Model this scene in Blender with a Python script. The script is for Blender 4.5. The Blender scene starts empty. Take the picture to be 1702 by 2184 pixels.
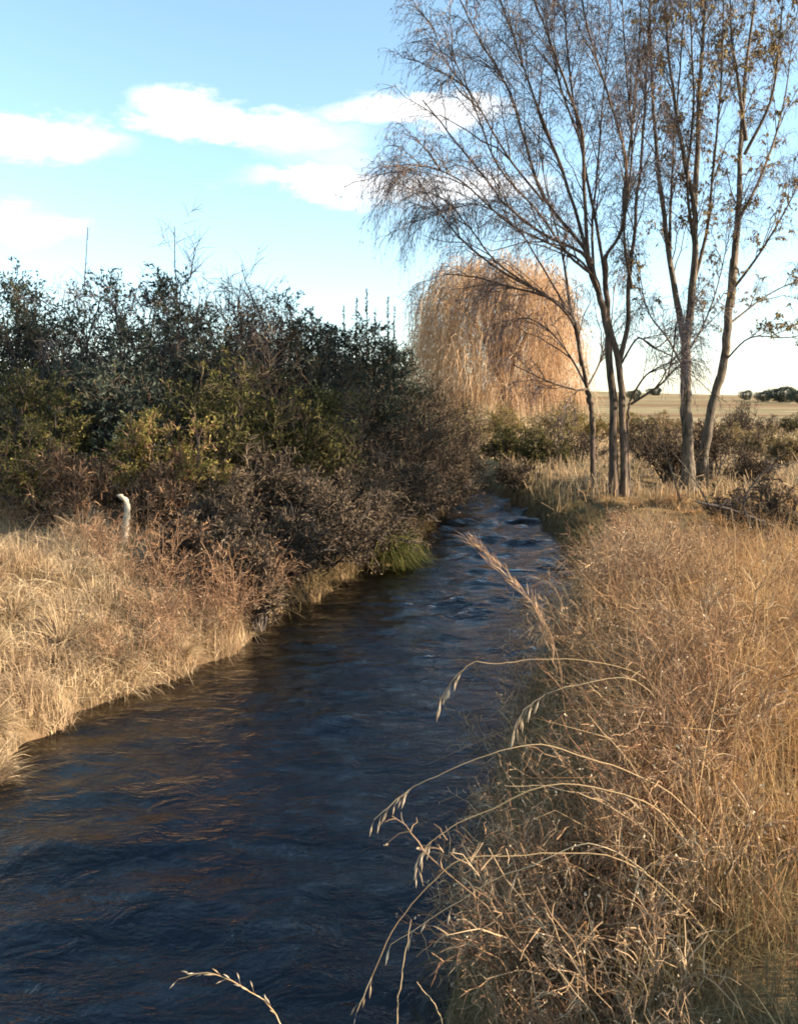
import bpy, math
import numpy as np
from mathutils import Vector

rng = np.random.default_rng(11)
scene = bpy.context.scene
col = scene.collection

# ------------------------------------------------------------------ camera
H = 2.6                                   # eye above the water (water is z = 0)
PITCH = math.radians(7.3)
FPX = 1817.0                              # focal length in a 1702 x 2184 picture
cam_d = bpy.data.cameras.new('camera')
cam_d.sensor_fit = 'VERTICAL'
cam_d.sensor_height = 36.0
cam_d.lens = 36.0 * FPX / 2184.0
cam_d.clip_start = 0.05
cam_d.clip_end = 6000
cam = bpy.data.objects.new('camera', cam_d)
col.objects.link(cam)
cam.location = (0, 0, H)
cam.rotation_euler = (math.pi / 2 - PITCH, 0, 0)
scene.camera = cam

CP, SP = math.cos(PITCH), math.sin(PITCH)


def at(px, py, Y):
    a = (px - 851) / FPX
    b = (1092 - py) / FPX
    t = Y / (CP + b * SP)
    return np.array([a * t, Y, H + t * (-SP + b * CP)])


def on_z(px, py, z):
    a = (px - 851) / FPX
    b = (1092 - py) / FPX
    t = (z - H) / (-SP + b * CP)
    return np.array([a * t, t * (CP + b * SP), z])


# ------------------------------------------------------------------ light
SUN_EL = math.radians(23)
SUN_AZ = math.radians(97)                # clockwise from +Y: from the right, a little behind
SUN_DIR = Vector((math.sin(SUN_AZ) * math.cos(SUN_EL), math.cos(SUN_AZ) * math.cos(SUN_EL), math.sin(SUN_EL)))
sun_d = bpy.data.lights.new('sun', 'SUN')
sun_d.energy = 5.0
sun_d.angle = math.radians(0.5)
sun_d.color = (1.0, 0.84, 0.64)
sun = bpy.data.objects.new('sun', sun_d)
col.objects.link(sun)
sun.rotation_euler = SUN_DIR.to_track_quat('Z', 'Y').to_euler()
sun.location = (30, -10, 20)

world = bpy.data.worlds.new('World')
scene.world = world
world.use_nodes = True
wt = world.node_tree
wt.nodes.clear()


class NT:
    """small helper to write node maths"""
    def __init__(s, tree):
        s.t = tree

    def n(s, typ, **kw):
        nd = s.t.nodes.new(typ)
        for k, v in kw.items():
            setattr(nd, k, v)
        return nd

    def link(s, a, b):
        s.t.links.new(a, b)

    def put(s, sock, v):
        if isinstance(v, bpy.types.NodeSocket):
            s.t.links.new(v, sock)
        else:
            sock.default_value = v

    def m(s, op, a, b=0.0, c=0.0, clamp=False):
        nd = s.n('ShaderNodeMath', operation=op, use_clamp=clamp)
        s.put(nd.inputs[0], a)
        s.put(nd.inputs[1], b)
        s.put(nd.inputs[2], c)
        return nd.outputs[0]

    def noise(s, vec, scale, detail=3.0, rough=0.55, dist=0.0):
        nd = s.n('ShaderNodeTexNoise')
        if vec is not None:
            s.link(vec, nd.inputs['Vector'])
        nd.inputs['Scale'].default_value = scale
        nd.inputs['Detail'].default_value = detail
        nd.inputs['Roughness'].default_value = rough
        nd.inputs['Distortion'].default_value = dist
        return nd.outputs['Fac']

    def ramp(s, fac, stops, interp='LINEAR'):
        nd = s.n('ShaderNodeValToRGB')
        cr = nd.color_ramp
        cr.interpolation = interp
        while len(cr.elements) < len(stops):
            cr.elements.new(0.5)
        for e, (p, c) in zip(cr.elements, stops):
            e.position = p
            e.color = (c[0], c[1], c[2], 1)
        s.put(nd.inputs[0], fac)
        return nd.outputs[0]

    def mix(s, fac, a, b, blend='MIX'):
        nd = s.n('ShaderNodeMix', data_type='RGBA', blend_type=blend)
        s.put(nd.inputs[0], fac)
        for sock, v in ((nd.inputs[6], a), (nd.inputs[7], b)):
            if isinstance(v, bpy.types.NodeSocket):
                s.link(v, sock)
            else:
                sock.default_value = (v[0], v[1], v[2], 1)
        return nd.outputs[2]

    def mapping(s, vec, scale=(1, 1, 1), rot=(0, 0, 0)):
        nd = s.n('ShaderNodeMapping')
        s.link(vec, nd.inputs['Vector'])
        nd.inputs['Scale'].default_value = scale
        nd.inputs['Rotation'].default_value = rot
        return nd.outputs['Vector']


SKY_STRENGTH = 0.105
w = NT(wt)
sky = w.n('ShaderNodeTexSky', sky_type='NISHITA')
sky.sun_disc = False
sky.sun_elevation = SUN_EL
sky.sun_rotation = SUN_AZ
sky.air_density = 1.0
sky.dust_density = 0.5
sky.ozone_density = 2.2
geo = w.n('ShaderNodeTexCoord')
dirv = geo.outputs['Generated']
sep = w.n('ShaderNodeSeparateXYZ')
w.link(dirv, sep.inputs[0])
az = w.m('ARCTAN2', sep.outputs[0], sep.outputs[1])
el = w.m('ARCSINE', sep.outputs[2])
wob = w.noise(w.mapping(dirv, (1, 1, 3.0)), 9.0, 5.0, 0.6)
wob2 = w.noise(w.mapping(dirv, (1, 1, 2.0)), 30.0, 4.0, 0.6)
azw = w.m('ADD', az, w.m('MULTIPLY', w.m('SUBTRACT', wob, 0.5), 0.12))
elw = w.m('ADD', el, w.m('ADD', w.m('MULTIPLY', w.m('SUBTRACT', wob, 0.5), 0.05),
                         w.m('MULTIPLY', w.m('SUBTRACT', wob2, 0.5), 0.028)))


def azel(px, py):
    p = at(px, py, 10.0) - np.array([0, 0, H])
    p /= np.linalg.norm(p)
    return math.atan2(p[0], p[1]), math.asin(p[2])


clouds = []
for (px, py, hw, hh, s) in [(60, 288, 140, 40, 1.0), (360, 243, 85, 38, 1.0), (540, 268, 150, 34, 1.0),
                            (650, 300, 120, 40, 0.55), (880, 240, 150, 27, 1.0), (700, 392, 160, 27, 0.9),
                            (760, 420, 60, 26, 0.6),
                            (930, 405, 200, 30, 0.9), (40, 470, 110, 36, 0.7), (720, 345, 120, 22, 0.45)]:
    a0, e0 = azel(px, py)
    clouds.append((a0, e0, hw / FPX * 1.0, hh / FPX * 0.95, s * 0.9))
cr_ = np.random.default_rng(5)
for k in range(16):                       # the same kind of cloud goes on all round
    a0 = 0.75 + (2 * math.pi - 1.5) * (k + cr_.uniform(0, 0.6)) / 16
    if a0 > math.pi:
        a0 -= 2 * math.pi
    clouds.append((a0, cr_.uniform(0.18, 0.38), cr_.uniform(0.07, 0.16), cr_.uniform(0.02, 0.035), cr_.uniform(0.6, 1)))
mask = None
for (a0, e0, wa, we, s) in clouds:
    dx = w.m('DIVIDE', w.m('SUBTRACT', azw, a0), wa)
    dy = w.m('DIVIDE', w.m('SUBTRACT', elw, e0), we)
    d2 = w.m('ADD', w.m('MULTIPLY', dx, dx), w.m('MULTIPLY', dy, dy))
    v = w.m('MULTIPLY', w.m('DIVIDE', w.m('SUBTRACT', 2.15, d2), 2.05, clamp=True), s)
    mask = v if mask is None else w.m('MAXIMUM', mask, v)
mask = w.m('MULTIPLY', w.m('MULTIPLY', mask, mask), w.m('SUBTRACT', 3.0, w.m('MULTIPLY', mask, 2.0)))
hsv = w.n('ShaderNodeHueSaturation')
hsv.inputs['Hue'].default_value = 0.485
hsv.inputs['Saturation'].default_value = 0.93
hsv.inputs['Value'].default_value = 1.0
w.link(sky.outputs[0], hsv.inputs['Color'])
cloudcol = w.mix(mask, hsv.outputs[0], (4.6, 4.5, 4.45))
bg = w.n('ShaderNodeBackground')
bg.inputs['Strength'].default_value = SKY_STRENGTH
w.link(cloudcol, bg.inputs['Color'])
wo = w.n('ShaderNodeOutputWorld')
w.link(bg.outputs[0], wo.inputs['Surface'])

scene.view_settings.view_transform = 'Standard'
scene.view_settings.look = 'None'
scene.view_settings.gamma = 1.0
scene.view_settings.use_curve_mapping = False
scene.view_settings.exposure = 1.68
scene.cycles.max_bounces = 5
scene.cycles.diffuse_bounces = 2
scene.cycles.transparent_max_bounces = 8
scene.cycles.filter_width = 1.8

# ------------------------------------------------------------------ materials


def new_mat(name):
    m = bpy.data.materials.new(name)
    m.use_nodes = True
    m.node_tree.nodes.clear()
    return m, NT(m.node_tree)


def rnd_attr(t):
    nd = t.n('ShaderNodeAttribute')
    nd.attribute_name = 'rnd'
    return nd.outputs['Fac']


def veg_mat(name, stops, transl=0.3, patch=None, patch_scale=0.7, rough=0.7):
    """thin plant matter: colour differs from blade to blade and from patch to patch"""
    m, t = new_mat(name)
    c = t.ramp(rnd_attr(t), stops)
    if patch is not None:
        g = t.n('ShaderNodeNewGeometry')
        nz = t.noise(g.outputs['Position'], patch_scale, 2.0)
        f = t.m('MULTIPLY', t.m('SUBTRACT', nz, 0.42), 5.0, clamp=True)
        c = t.mix(t.m('MULTIPLY', f, 0.75), c, patch)
    d = t.n('ShaderNodeBsdfDiffuse')
    t.link(c, d.inputs['Color'])
    out = t.n('ShaderNodeOutputMaterial')
    if transl > 0:
        tr = t.n('ShaderNodeBsdfTranslucent')
        t.link(c, tr.inputs['Color'])
        mx = t.n('ShaderNodeMixShader')
        mx.inputs[0].default_value = transl
        t.link(d.outputs[0], mx.inputs[1])
        t.link(tr.outputs[0], mx.inputs[2])
        t.link(mx.outputs[0], out.inputs['Surface'])
    else:
        t.link(d.outputs[0], out.inputs['Surface'])
    return m


def bark_mat(name, c1, c2, scale=16.0, bump=0.8):
    m, t = new_mat(name)
    g = t.n('ShaderNodeTexCoord')
    v = t.mapping(g.outputs['Object'], (1, 1, 0.22))
    nz = t.noise(v, scale, 5.0, 0.65)
    nz2 = t.noise(g.outputs['Object'], 2.3, 3.0)
    c = t.ramp(nz, [(0.38, c1), (0.6, c2)])
    c = t.mix(t.m('MULTIPLY', nz2, 0.5), c, (c1[0] * 0.8, c1[1] * 0.85, c1[2] * 0.75))
    b = t.n('ShaderNodeBump')
    b.inputs['Strength'].default_value = bump
    b.inputs['Distance'].default_value = 0.05
    t.link(nz, b.inputs['Height'])
    d = t.n('ShaderNodeBsdfPrincipled')
    d.inputs['Roughness'].default_value = 0.85
    t.link(c, d.inputs['Base Color'])
    t.link(b.outputs[0], d.inputs['Normal'])
    out = t.n('ShaderNodeOutputMaterial')
    t.link(d.outputs[0], out.inputs['Surface'])
    return m


def ground_mat():
    m, t = new_mat('earth_and_straw')
    g = t.n('ShaderNodeNewGeometry')
    pos = g.outputs['Position']
    n1 = t.noise(pos, 3.0, 6.0, 0.65)
    n2 = t.noise(t.mapping(pos, (0.25, 1.0, 1.0)), 0.16, 4.0, 0.6)
    near = t.ramp(n1, [(0.3, (0.055, 0.038, 0.022)), (0.55, (0.15, 0.105, 0.055)), (0.75, (0.26, 0.19, 0.10))])
    far = t.ramp(n2, [(0.3, (0.20, 0.15, 0.085)), (0.46, (0.33, 0.26, 0.16)), (0.53, (0.15, 0.14, 0.07)), (0.68, (0.38, 0.30, 0.20))])
    n4 = t.noise(t.mapping(pos, (0.35, 1.0, 1.0)), 0.022, 3.0, 0.6)
    far = t.mix(t.m('MULTIPLY', t.m('SUBTRACT', n4, 0.46), 9.0, clamp=True), far, (0.19, 0.125, 0.075))
    sp = t.n('ShaderNodeSeparateXYZ')
    t.link(pos, sp.inputs[0])
    f = t.m('DIVIDE', t.m('SUBTRACT', sp.outputs[1], 22.0), 12.0, clamp=True)
    c = t.mix(f, near, far)
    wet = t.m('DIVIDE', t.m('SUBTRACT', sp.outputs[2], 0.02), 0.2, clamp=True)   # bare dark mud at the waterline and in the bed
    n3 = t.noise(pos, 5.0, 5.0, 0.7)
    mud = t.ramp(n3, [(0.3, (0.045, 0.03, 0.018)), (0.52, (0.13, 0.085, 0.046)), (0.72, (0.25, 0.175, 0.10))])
    deep = t.m('DIVIDE', t.m('SUBTRACT', -0.13, sp.outputs[2]), 0.22, clamp=True)      # silt and weed on the deep bed, with the water's sky blue painted in
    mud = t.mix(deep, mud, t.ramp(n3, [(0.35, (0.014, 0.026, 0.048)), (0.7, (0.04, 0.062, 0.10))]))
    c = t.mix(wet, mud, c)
    b = t.n('ShaderNodeBump')
    b.inputs['Strength'].default_value = 0.6
    b.inputs['Distance'].default_value = 0.05
    t.link(n1, b.inputs['Height'])
    d = t.n('ShaderNodeBsdfDiffuse')
    t.link(c, d.inputs['Color'])
    t.link(b.outputs[0], d.inputs['Normal'])
    out = t.n('ShaderNodeOutputMaterial')
    t.link(d.outputs[0], out.inputs['Surface'])
    return m


def water_mat():
    m, t = new_mat('stream_water')
    g = t.n('ShaderNodeNewGeometry')
    pos = g.outputs['Position']
    v1 = t.mapping(pos, (1.0, 1.7, 1.0), (0, 0, 0.35))
    a = t.noise(v1, 3.4, 5.0, 0.6, 0.9)
    b_ = t.noise(t.mapping(pos, (1.0, 1.5, 1.0), (0, 0, -0.3)), 11.0, 3.0, 0.6, 0.3)
    hgt = t.m('ADD', a, t.m('MULTIPLY', b_, 0.2))
    b = t.n('ShaderNodeBump')
    b.inputs['Strength'].default_value = 1.0
    b.inputs['Distance'].default_value = 0.045
    calm = t.noise(t.mapping(pos, (1.3, 0.6, 1.0)), 0.9, 3.0, 0.6, 0.6)       # smooth and broken stretches of current
    t.link(t.m('MULTIPLY', t.m('SUBTRACT', hgt, 0.72), t.m('MULTIPLY', t.m('SUBTRACT', calm, 0.22), 2.8, clamp=True)), b.inputs['Height'])
    fr = t.n('ShaderNodeFresnel')
    fr.inputs['IOR'].default_value = 1.33
    t.link(b.outputs[0], fr.inputs['Normal'])
    gl = t.n('ShaderNodeBsdfGlossy')
    gl.inputs['Roughness'].default_value = 0.04
    gl.inputs['Color'].default_value = (1, 1, 1, 1)
    t.link(b.outputs[0], gl.inputs['Normal'])
    tr = t.n('ShaderNodeBsdfTransparent')
    tr.inputs['Color'].default_value = (0.60, 0.63, 0.64, 1)
    mx = t.n('ShaderNodeMixShader')
    t.link(fr.outputs[0], mx.inputs[0])
    t.link(tr.outputs[0], mx.inputs[1])
    t.link(gl.outputs[0], mx.inputs[2])
    out = t.n('ShaderNodeOutputMaterial')
    t.link(mx.outputs[0], out.inputs['Surface'])
    return m


M = {}
M['ground'] = ground_mat()
M['water'] = water_mat()
M['bark_brown'] = bark_mat('brown_bark', (0.034, 0.022, 0.015), (0.17, 0.108, 0.066))
M['bark_grey'] = bark_mat('grey_bark', (0.042, 0.031, 0.021), (0.20, 0.148, 0.094))
M['bark_pale'] = bark_mat('pale_bark', (0.30, 0.24, 0.16), (0.52, 0.44, 0.32), 12.0, 0.2)
M['bark_dark'] = bark_mat('dark_bark', (0.022, 0.016, 0.013), (0.07, 0.05, 0.04))
M['bleached'] = bark_mat('bleached_wood', (0.30, 0.24, 0.17), (0.50, 0.43, 0.33), 8.0, 0.25)
M['twig'] = veg_mat('bare_twigs', [(0, (0.07, 0.06, 0.07)), (0.6, (0.16, 0.132, 0.135)), (1, (0.30, 0.24, 0.19))], 0)
M['twig_leaf'] = veg_mat('last_leaves', [(0, (0.06, 0.055, 0.075)), (0.6, (0.13, 0.11, 0.125)), (0.93, (0.22, 0.16, 0.10)), (1, (0.33, 0.20, 0.07))], 0.3)
M['brown_leaf'] = veg_mat('withered_leaves', [(0, (0.14, 0.085, 0.04)), (0.6, (0.27, 0.19, 0.085)), (1, (0.40, 0.32, 0.12))], 0.35)
M['willow'] = veg_mat('willow_strands', [(0, (0.36, 0.22, 0.12)), (0.5, (0.55, 0.365, 0.21)), (1, (0.72, 0.52, 0.33))], 0.35)
M['gorse'] = veg_mat('dark_evergreen', [(0, (0.025, 0.034, 0.031)), (0.6, (0.052, 0.065, 0.052)), (1, (0.10, 0.108, 0.068))], 0.15)
M['olive'] = veg_mat('olive_leaves', [(0, (0.03, 0.034, 0.014)), (0.5, (0.075, 0.072, 0.028)), (1, (0.17, 0.145, 0.05))], 0.25)
M['yellowgreen'] = veg_mat('yellow_green_leaves', [(0, (0.08, 0.075, 0.02)), (0.5, (0.19, 0.165, 0.05)), (1, (0.34, 0.26, 0.09))], 0.3)
M['bramble'] = veg_mat('bramble_leaves', [(0, (0.035, 0.027, 0.022)), (0.5, (0.08, 0.06, 0.045)), (1, (0.16, 0.115, 0.075))], 0.2)
M['purple_twig'] = veg_mat('purple_brown_twigs', [(0, (0.045, 0.034, 0.026)), (0.6, (0.105, 0.078, 0.055)), (1, (0.21, 0.155, 0.10))], 0)
M['fresh'] = veg_mat('fresh_green_grass', [(0, (0.03, 0.042, 0.012)), (0.6, (0.085, 0.095, 0.03)), (1, (0.30, 0.23, 0.10))], 0.35)
M['straw_pale'] = veg_mat('pale_straw', [(0, (0.20, 0.13, 0.07)), (0.4, (0.43, 0.31, 0.18)), (1, (0.68, 0.53, 0.34))], 0.3,
                          (0.38, 0.26, 0.155), 1.3)
M['straw_gold'] = veg_mat('golden_straw', [(0, (0.20, 0.10, 0.045)), (0.45, (0.46, 0.275, 0.12)), (1, (0.68, 0.48, 0.25))], 0.35,
                          (0.25, 0.14, 0.08), 1.4)
M['straw_dull'] = veg_mat('dull_straw', [(0, (0.10, 0.075, 0.035)), (0.5, (0.24, 0.18, 0.085)), (1, (0.42, 0.33, 0.18))], 0.3,
                          (0.16, 0.125, 0.065), 0.8)
M['bank_shade'] = veg_mat('shade_toned_growth', [(0, (0.05, 0.035, 0.02)), (0.5, (0.12, 0.085, 0.045)), (1, (0.23, 0.17, 0.085))], 0.2)  # bank growth coloured darker to carry the shade under the thicket
M['weed'] = veg_mat('dry_weed_stems', [(0, (0.11, 0.068, 0.045)), (0.5, (0.26, 0.168, 0.10)), (1, (0.48, 0.345, 0.205))], 0.1)
M['weed_red'] = veg_mat('red_brown_weed', [(0, (0.13, 0.07, 0.042)), (0.5, (0.26, 0.15, 0.09)), (1, (0.44, 0.28, 0.16))], 0.15)
M['seed'] = veg_mat('pale_seed_heads', [(0, (0.35, 0.25, 0.15)), (1, (0.68, 0.56, 0.40))], 0.2)
M['reed'] = veg_mat('reed_stem', [(0, (0.40, 0.26, 0.13)), (0.5, (0.52, 0.36, 0.20)), (1, (0.62, 0.47, 0.29))], 0.1)
M['plume'] = veg_mat('rusty_plume', [(0, (0.30, 0.17, 0.10)), (0.5, (0.45, 0.28, 0.165)), (1, (0.60, 0.43, 0.27))], 0.3)

# ------------------------------------------------------------------ mesh helpers (all quads)


def nrm(v):
    return v / np.maximum(np.linalg.norm(v, axis=-1, keepdims=True), 1e-9)


class Q:
    def __init__(s):
        s.V, s.F, s.R, s.n = [], [], [], 0

    def add(s, V, F, R):
        s.V.append(V.reshape(-1, 3))
        s.F.append(F.reshape(-1, 4) + s.n)
        s.R.append(np.asarray(R).reshape(-1))
        s.n += len(s.V[-1])

    def ribbon(s, P, W, side=None, rnd=None):
        N, K, _ = P.shape
        T = nrm(P[:, -1] - P[:, 0])
        if side is None:
            side = nrm(np.cross(T, rng.normal(size=(N, 3))))
        W = np.broadcast_to(W, (N, K))
        off = side[:, None, :] * W[:, :, None] * 0.5
        V = np.stack([P - off, P + off], axis=2)
        i = np.arange(N)[:, None] * (2 * K) + np.arange(K - 1)[None, :] * 2
        F = np.stack([i, i + 1, i + 3, i + 2], axis=-1)
        if rnd is None:
            rnd = rng.random(N)
        s.add(V, F, np.repeat(rnd, 2 * K))

    def tube(s, P, Rr, m=5, rnd=None):
        N, K, _ = P.shape
        T = nrm(np.gradient(P, axis=1))
        ref = nrm(np.cross(nrm(P[:, -1] - P[:, 0]), rng.normal(size=(N, 3))))[:, None, :]
        U = nrm(np.cross(T, np.broadcast_to(ref, T.shape)))
        W = np.cross(T, U)
        Rr = np.broadcast_to(Rr, (N, K))
        a = np.arange(m) / m * 2 * math.pi
        V = P[:, :, None, :] + Rr[:, :, None, None] * (U[:, :, None, :] * np.cos(a)[None, None, :, None] + W[:, :, None, :] * np.sin(a)[None, None, :, None])
        i = np.arange(N)[:, None, None] * (K * m) + np.arange(K - 1)[None, :, None] * m
        j = np.arange(m)[None, None, :]
        j2 = (j + 1) % m
        F = np.stack([i + j, i + j2, i + m + j2, i + m + j], axis=-1)
        if rnd is None:
            rnd = rng.random(N)
        s.add(V, F, np.repeat(rnd, K * m))

    def leaf(s, base, d, length, width, rnd=None):
        N = len(base)
        side = nrm(np.cross(d, rng.normal(size=(N, 3))))
        length = np.broadcast_to(length, (N,))[:, None]
        width = np.broadcast_to(width, (N,))[:, None]
        mid = base + d * length * 0.45
        V = np.stack([base, mid + side * width * 0.5, base + d * length, mid - side * width * 0.5], axis=1)
        F = np.arange(4 * N).reshape(N, 4)
        if rnd is None:
            rnd = rng.random(N)
        s.add(V, F, np.repeat(rnd, 4))

    def mesh(s, name, mat, smooth=False):
        V = np.concatenate(s.V).astype(np.float32)
        F = np.concatenate(s.F).astype(np.int32)
        R = np.concatenate(s.R).astype(np.float32)
        me = bpy.data.meshes.new(name)
        me.vertices.add(len(V))
        me.vertices.foreach_set('co', V.ravel())
        me.loops.add(F.size)
        me.loops.foreach_set('vertex_index', F.ravel())
        me.polygons.add(len(F))
        me.polygons.foreach_set('loop_start', np.arange(0, F.size, 4, dtype=np.int32))
        me.polygons.foreach_set('loop_total', np.full(len(F), 4, dtype=np.int32))
        if smooth:
            me.polygons.foreach_set('use_smooth', np.ones(len(F), dtype=bool))
        at_ = me.attributes.new('rnd', 'FLOAT', 'POINT')
        at_.data.foreach_set('value', R)
        me.materials.append(mat)
        me.update(calc_edges=True)
        return me

    def build(s, name, mat, parent=None, smooth=False, origin=None):
        if not s.V:
            return None
        if origin is not None:
            s.V = [v - np.asarray(origin) for v in s.V]
        o = bpy.data.objects.new(name, s.mesh(name, mat, smooth))
        col.objects.link(o)
        if parent is not None:
            o.parent = parent
            if name in ('twigs', 'branches', 'foliage', 'leaves', 'dead_leaves', 'seed_heads', 'stems', 'crown', 'blades', 'plume'):
                o['kind'] = 'stuff'
        return o


def tag(o, label=None, cat=None, group=None, kind=None):
    for k, v in (('label', label), ('category', cat), ('group', group), ('kind', kind)):
        if v:
            o[k] = v
    return o


def thing(name, loc, label, cat, group=None):
    o = bpy.data.objects.new(name, None)
    o.empty_display_size = 0.2
    o.location = tuple(float(c) for c in loc)
    col.objects.link(o)
    return tag(o, label, cat, group)


def spline(pts, n):
    """Catmull-Rom through pts"""
    p = np.asarray(pts, float)
    p = np.vstack([2 * p[0] - p[1], p, 2 * p[-1] - p[-2]])
    seg = len(p) - 3
    u = np.linspace(0, seg - 1e-6, n)
    i = u.astype(int)
    f = (u - i)[:, None]
    a, b, c, d = p[i], p[i + 1], p[i + 2], p[i + 3]
    return 0.5 * (2 * b + (c - a) * f + (2 * a - 5 * b + 4 * c - d) * f ** 2 + (3 * b - a - 3 * c + d) * f ** 3)


def kids(P, n, t0, L, along, spread, up, droop, K=4, wob=0.05, t1=1.0, taper=True):
    """n children on every polyline of P"""
    N, KP, _ = P.shape
    t = rng.uniform(t0, t1, (N, n))
    u = t * (KP - 1)
    i = np.minimum(u.astype(int), KP - 2)
    f = (u - i)[..., None]
    idx = np.arange(N)[:, None]
    A, B = P[idx, i], P[idx, i + 1]
    base = A * (1 - f) + B * f
    T = nrm(B - A)
    r = rng.normal(size=(N, n, 3))
    r -= T * np.sum(r * T, axis=-1, keepdims=True)
    d = nrm(T * along + nrm(r) * spread + np.array([0, 0, up]))
    ln = L * rng.uniform(0.55, 1.25, (N, n))
    if taper:
        ln = ln * (1.15 - 0.6 * t)
    base, d, ln = base.reshape(-1, 3), d.reshape(-1, 3), ln.reshape(-1)
    s = np.linspace(0, 1, K)
    C = base[:, None, :] + d[:, None, :] * (ln[:, None] * s)[..., None]
    C[:, :, 2] -= droop * ln[:, None] * s ** 2
    C[:, 1:] += rng.normal(size=(len(base), K - 1, 3)) * (wob * ln)[:, None, None] * s[1:, None]
    return C


def sample(P, n, t0=0.2, t1=1.0):
    N, KP, _ = P.shape
    t = rng.uniform(t0, t1, (N, n))
    u = t * (KP - 1)
    i = np.minimum(u.astype(int), KP - 2)
    f = (u - i)[..., None]
    idx = np.arange(N)[:, None]
    A, B = P[idx, i], P[idx, i + 1]
    return (A * (1 - f) + B * f).reshape(-1, 3), nrm(B - A).reshape(-1, 3)


_ph = np.random.default_rng(3).uniform(0, 6.28, (24, 3))


def wavy(x, y, s, k=0):
    """smooth value in -1..1 over the ground, wavelength about s"""
    v = 0
    for j in range(6):
        th = _ph[(j + k) % 24, 0]
        fr = (0.7 + 0.25 * j) * 2 * math.pi / s
        v = v + np.sin((x * math.cos(th) + y * math.sin(th)) * fr + _ph[(j + k) % 24, 1])
    return v / 3.2


# ------------------------------------------------------------------ the ground
left_px = [(0, 1605), (190, 1525), (300, 1472), (440, 1412), (548, 1345), (600, 1300), (690, 1258), (800, 1205), (880, 1150), (930, 1100), (948, 1056)]
right_px = [(985, 2184), (1015, 1950), (1060, 1750), (1110, 1560), (1180, 1390), (1245, 1265), (1215, 1180), (1150, 1110), (1075, 1062), (1025, 1040)]
Lp = np.array([on_z(a, b, 0.0)[:2] for a, b in left_px])
Rp = np.array([on_z(a, b, 0.0)[:2] for a, b in right_px])
Ly = np.concatenate([[-12, 0, 3.5], Lp[:, 1], [30, 36, 44, 60, 90, 140]])
Lx = np.concatenate([[-6.4, -4.4, -3.75], Lp[:, 0], [1.15, -0.6, -4.5, -16, -40, -90]])
Ry = np.concatenate([[-12, 0, 1.8], Rp[:, 1], [30, 36, 44, 60, 90, 140]])
Rx = np.concatenate([[-2.2, -0.45, -0.05], Rp[:, 0], [2.3, 0.9, -2.6, -13.5, -37, -87]])


def sstep(a, b, x):
    t = np.clip((x - a) / (b - a), 0, 1)
    return t * t * (3 - 2 * t)


def edges(y):
    j = 0.10 * np.sin(y * 2.3 + 1.0) + 0.06 * np.sin(y * 5.1) + 0.04 * np.sin(y * 9.7)
    fade = np.clip(y / 6.0, 0.3, 1.0)
    return np.interp(y, Ly, Lx) + j * fade, np.interp(y, Ry, Rx) - 0.7 * j[::-1] * fade if np.ndim(y) and False else np.interp(y, Ry, Rx) + 0.07 * np.sin(y * 3.1) * fade


def ground_z(x, y):
    x = np.asarray(x, float)
    y = np.asarray(y, float)
    L, R = edges(y)
    dl, dr = L - x, x - R
    inside = np.minimum(-dl, -dr)
    bed = -0.04 - 0.10 * sstep(0, 0.5, -dl) - 0.36 * sstep(0.6, 1.9, -dl)
    bed = bed * sstep(-0.02, 0.5, -dr) + 0.03 * wavy(x, y, 1.1) * sstep(0.2, 1.0, inside)
    topL = 0.78 + 0.10 * wavy(x, y, 5.0, 3)
    zl = 0.20 * sstep(-0.02, 0.14, dl) + (topL - 0.20) * sstep(0.05, 1.9, dl) + 0.10 * wavy(x, y, 1.3, 7) * sstep(0.2, 0.9, dl)
    topR = np.interp(y, [0, 4, 10, 17, 30], [1.0, 0.95, 0.80, 0.68, 0.72]) + 0.05 * wavy(x, y, 5.0, 5)
    zr = 0.30 * sstep(-0.02, 0.16, dr) + (topR - 0.30) * sstep(0.05, 0.9, dr) + 0.05 * wavy(x, y, 1.4, 9) * sstep(0.2, 0.9, dr)
    z = np.where(dl > 0, zl, np.where(dr > 0, zr, bed))
    far = sstep(150, 700, y)
    z = z + far * (7 + 3.5 * np.sin(x / 130.0 + 0.6) + 1.5 * np.sin(x / 47.0))
    z = z + sstep(700, 1600, y) * 6
    return z


def axis(a, b, step, out_lo, out_hi, grow=1.22):
    c = list(np.arange(a, b + 1e-6, step))
    s = step
    while c[-1] < out_hi:
        s *= grow
        c.append(c[-1] + s)
    s = step
    while c[0] > out_lo:
        s *= grow
        c.insert(0, c[0] - s)
    return np.array(c)


gx = axis(-8, 10, 0.12, -1800, 1800)
gy = axis(-1, 25, 0.14, -300, 2600)
X, Y = np.meshgrid(gx, gy)
Z = ground_z(X, Y)
q = Q()
i = (np.arange(len(gy) - 1)[:, None] * len(gx) + np.arange(len(gx) - 1)[None, :])
q.add(np.stack([X, Y, Z], -1), np.stack([i, i + 1, i + len(gx) + 1, i + len(gx)], -1), np.zeros(X.size))
tag(q.build('ground', M['ground'], smooth=True), 'brown earth banks and straw coloured fields along the stream', kind='structure')

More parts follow.
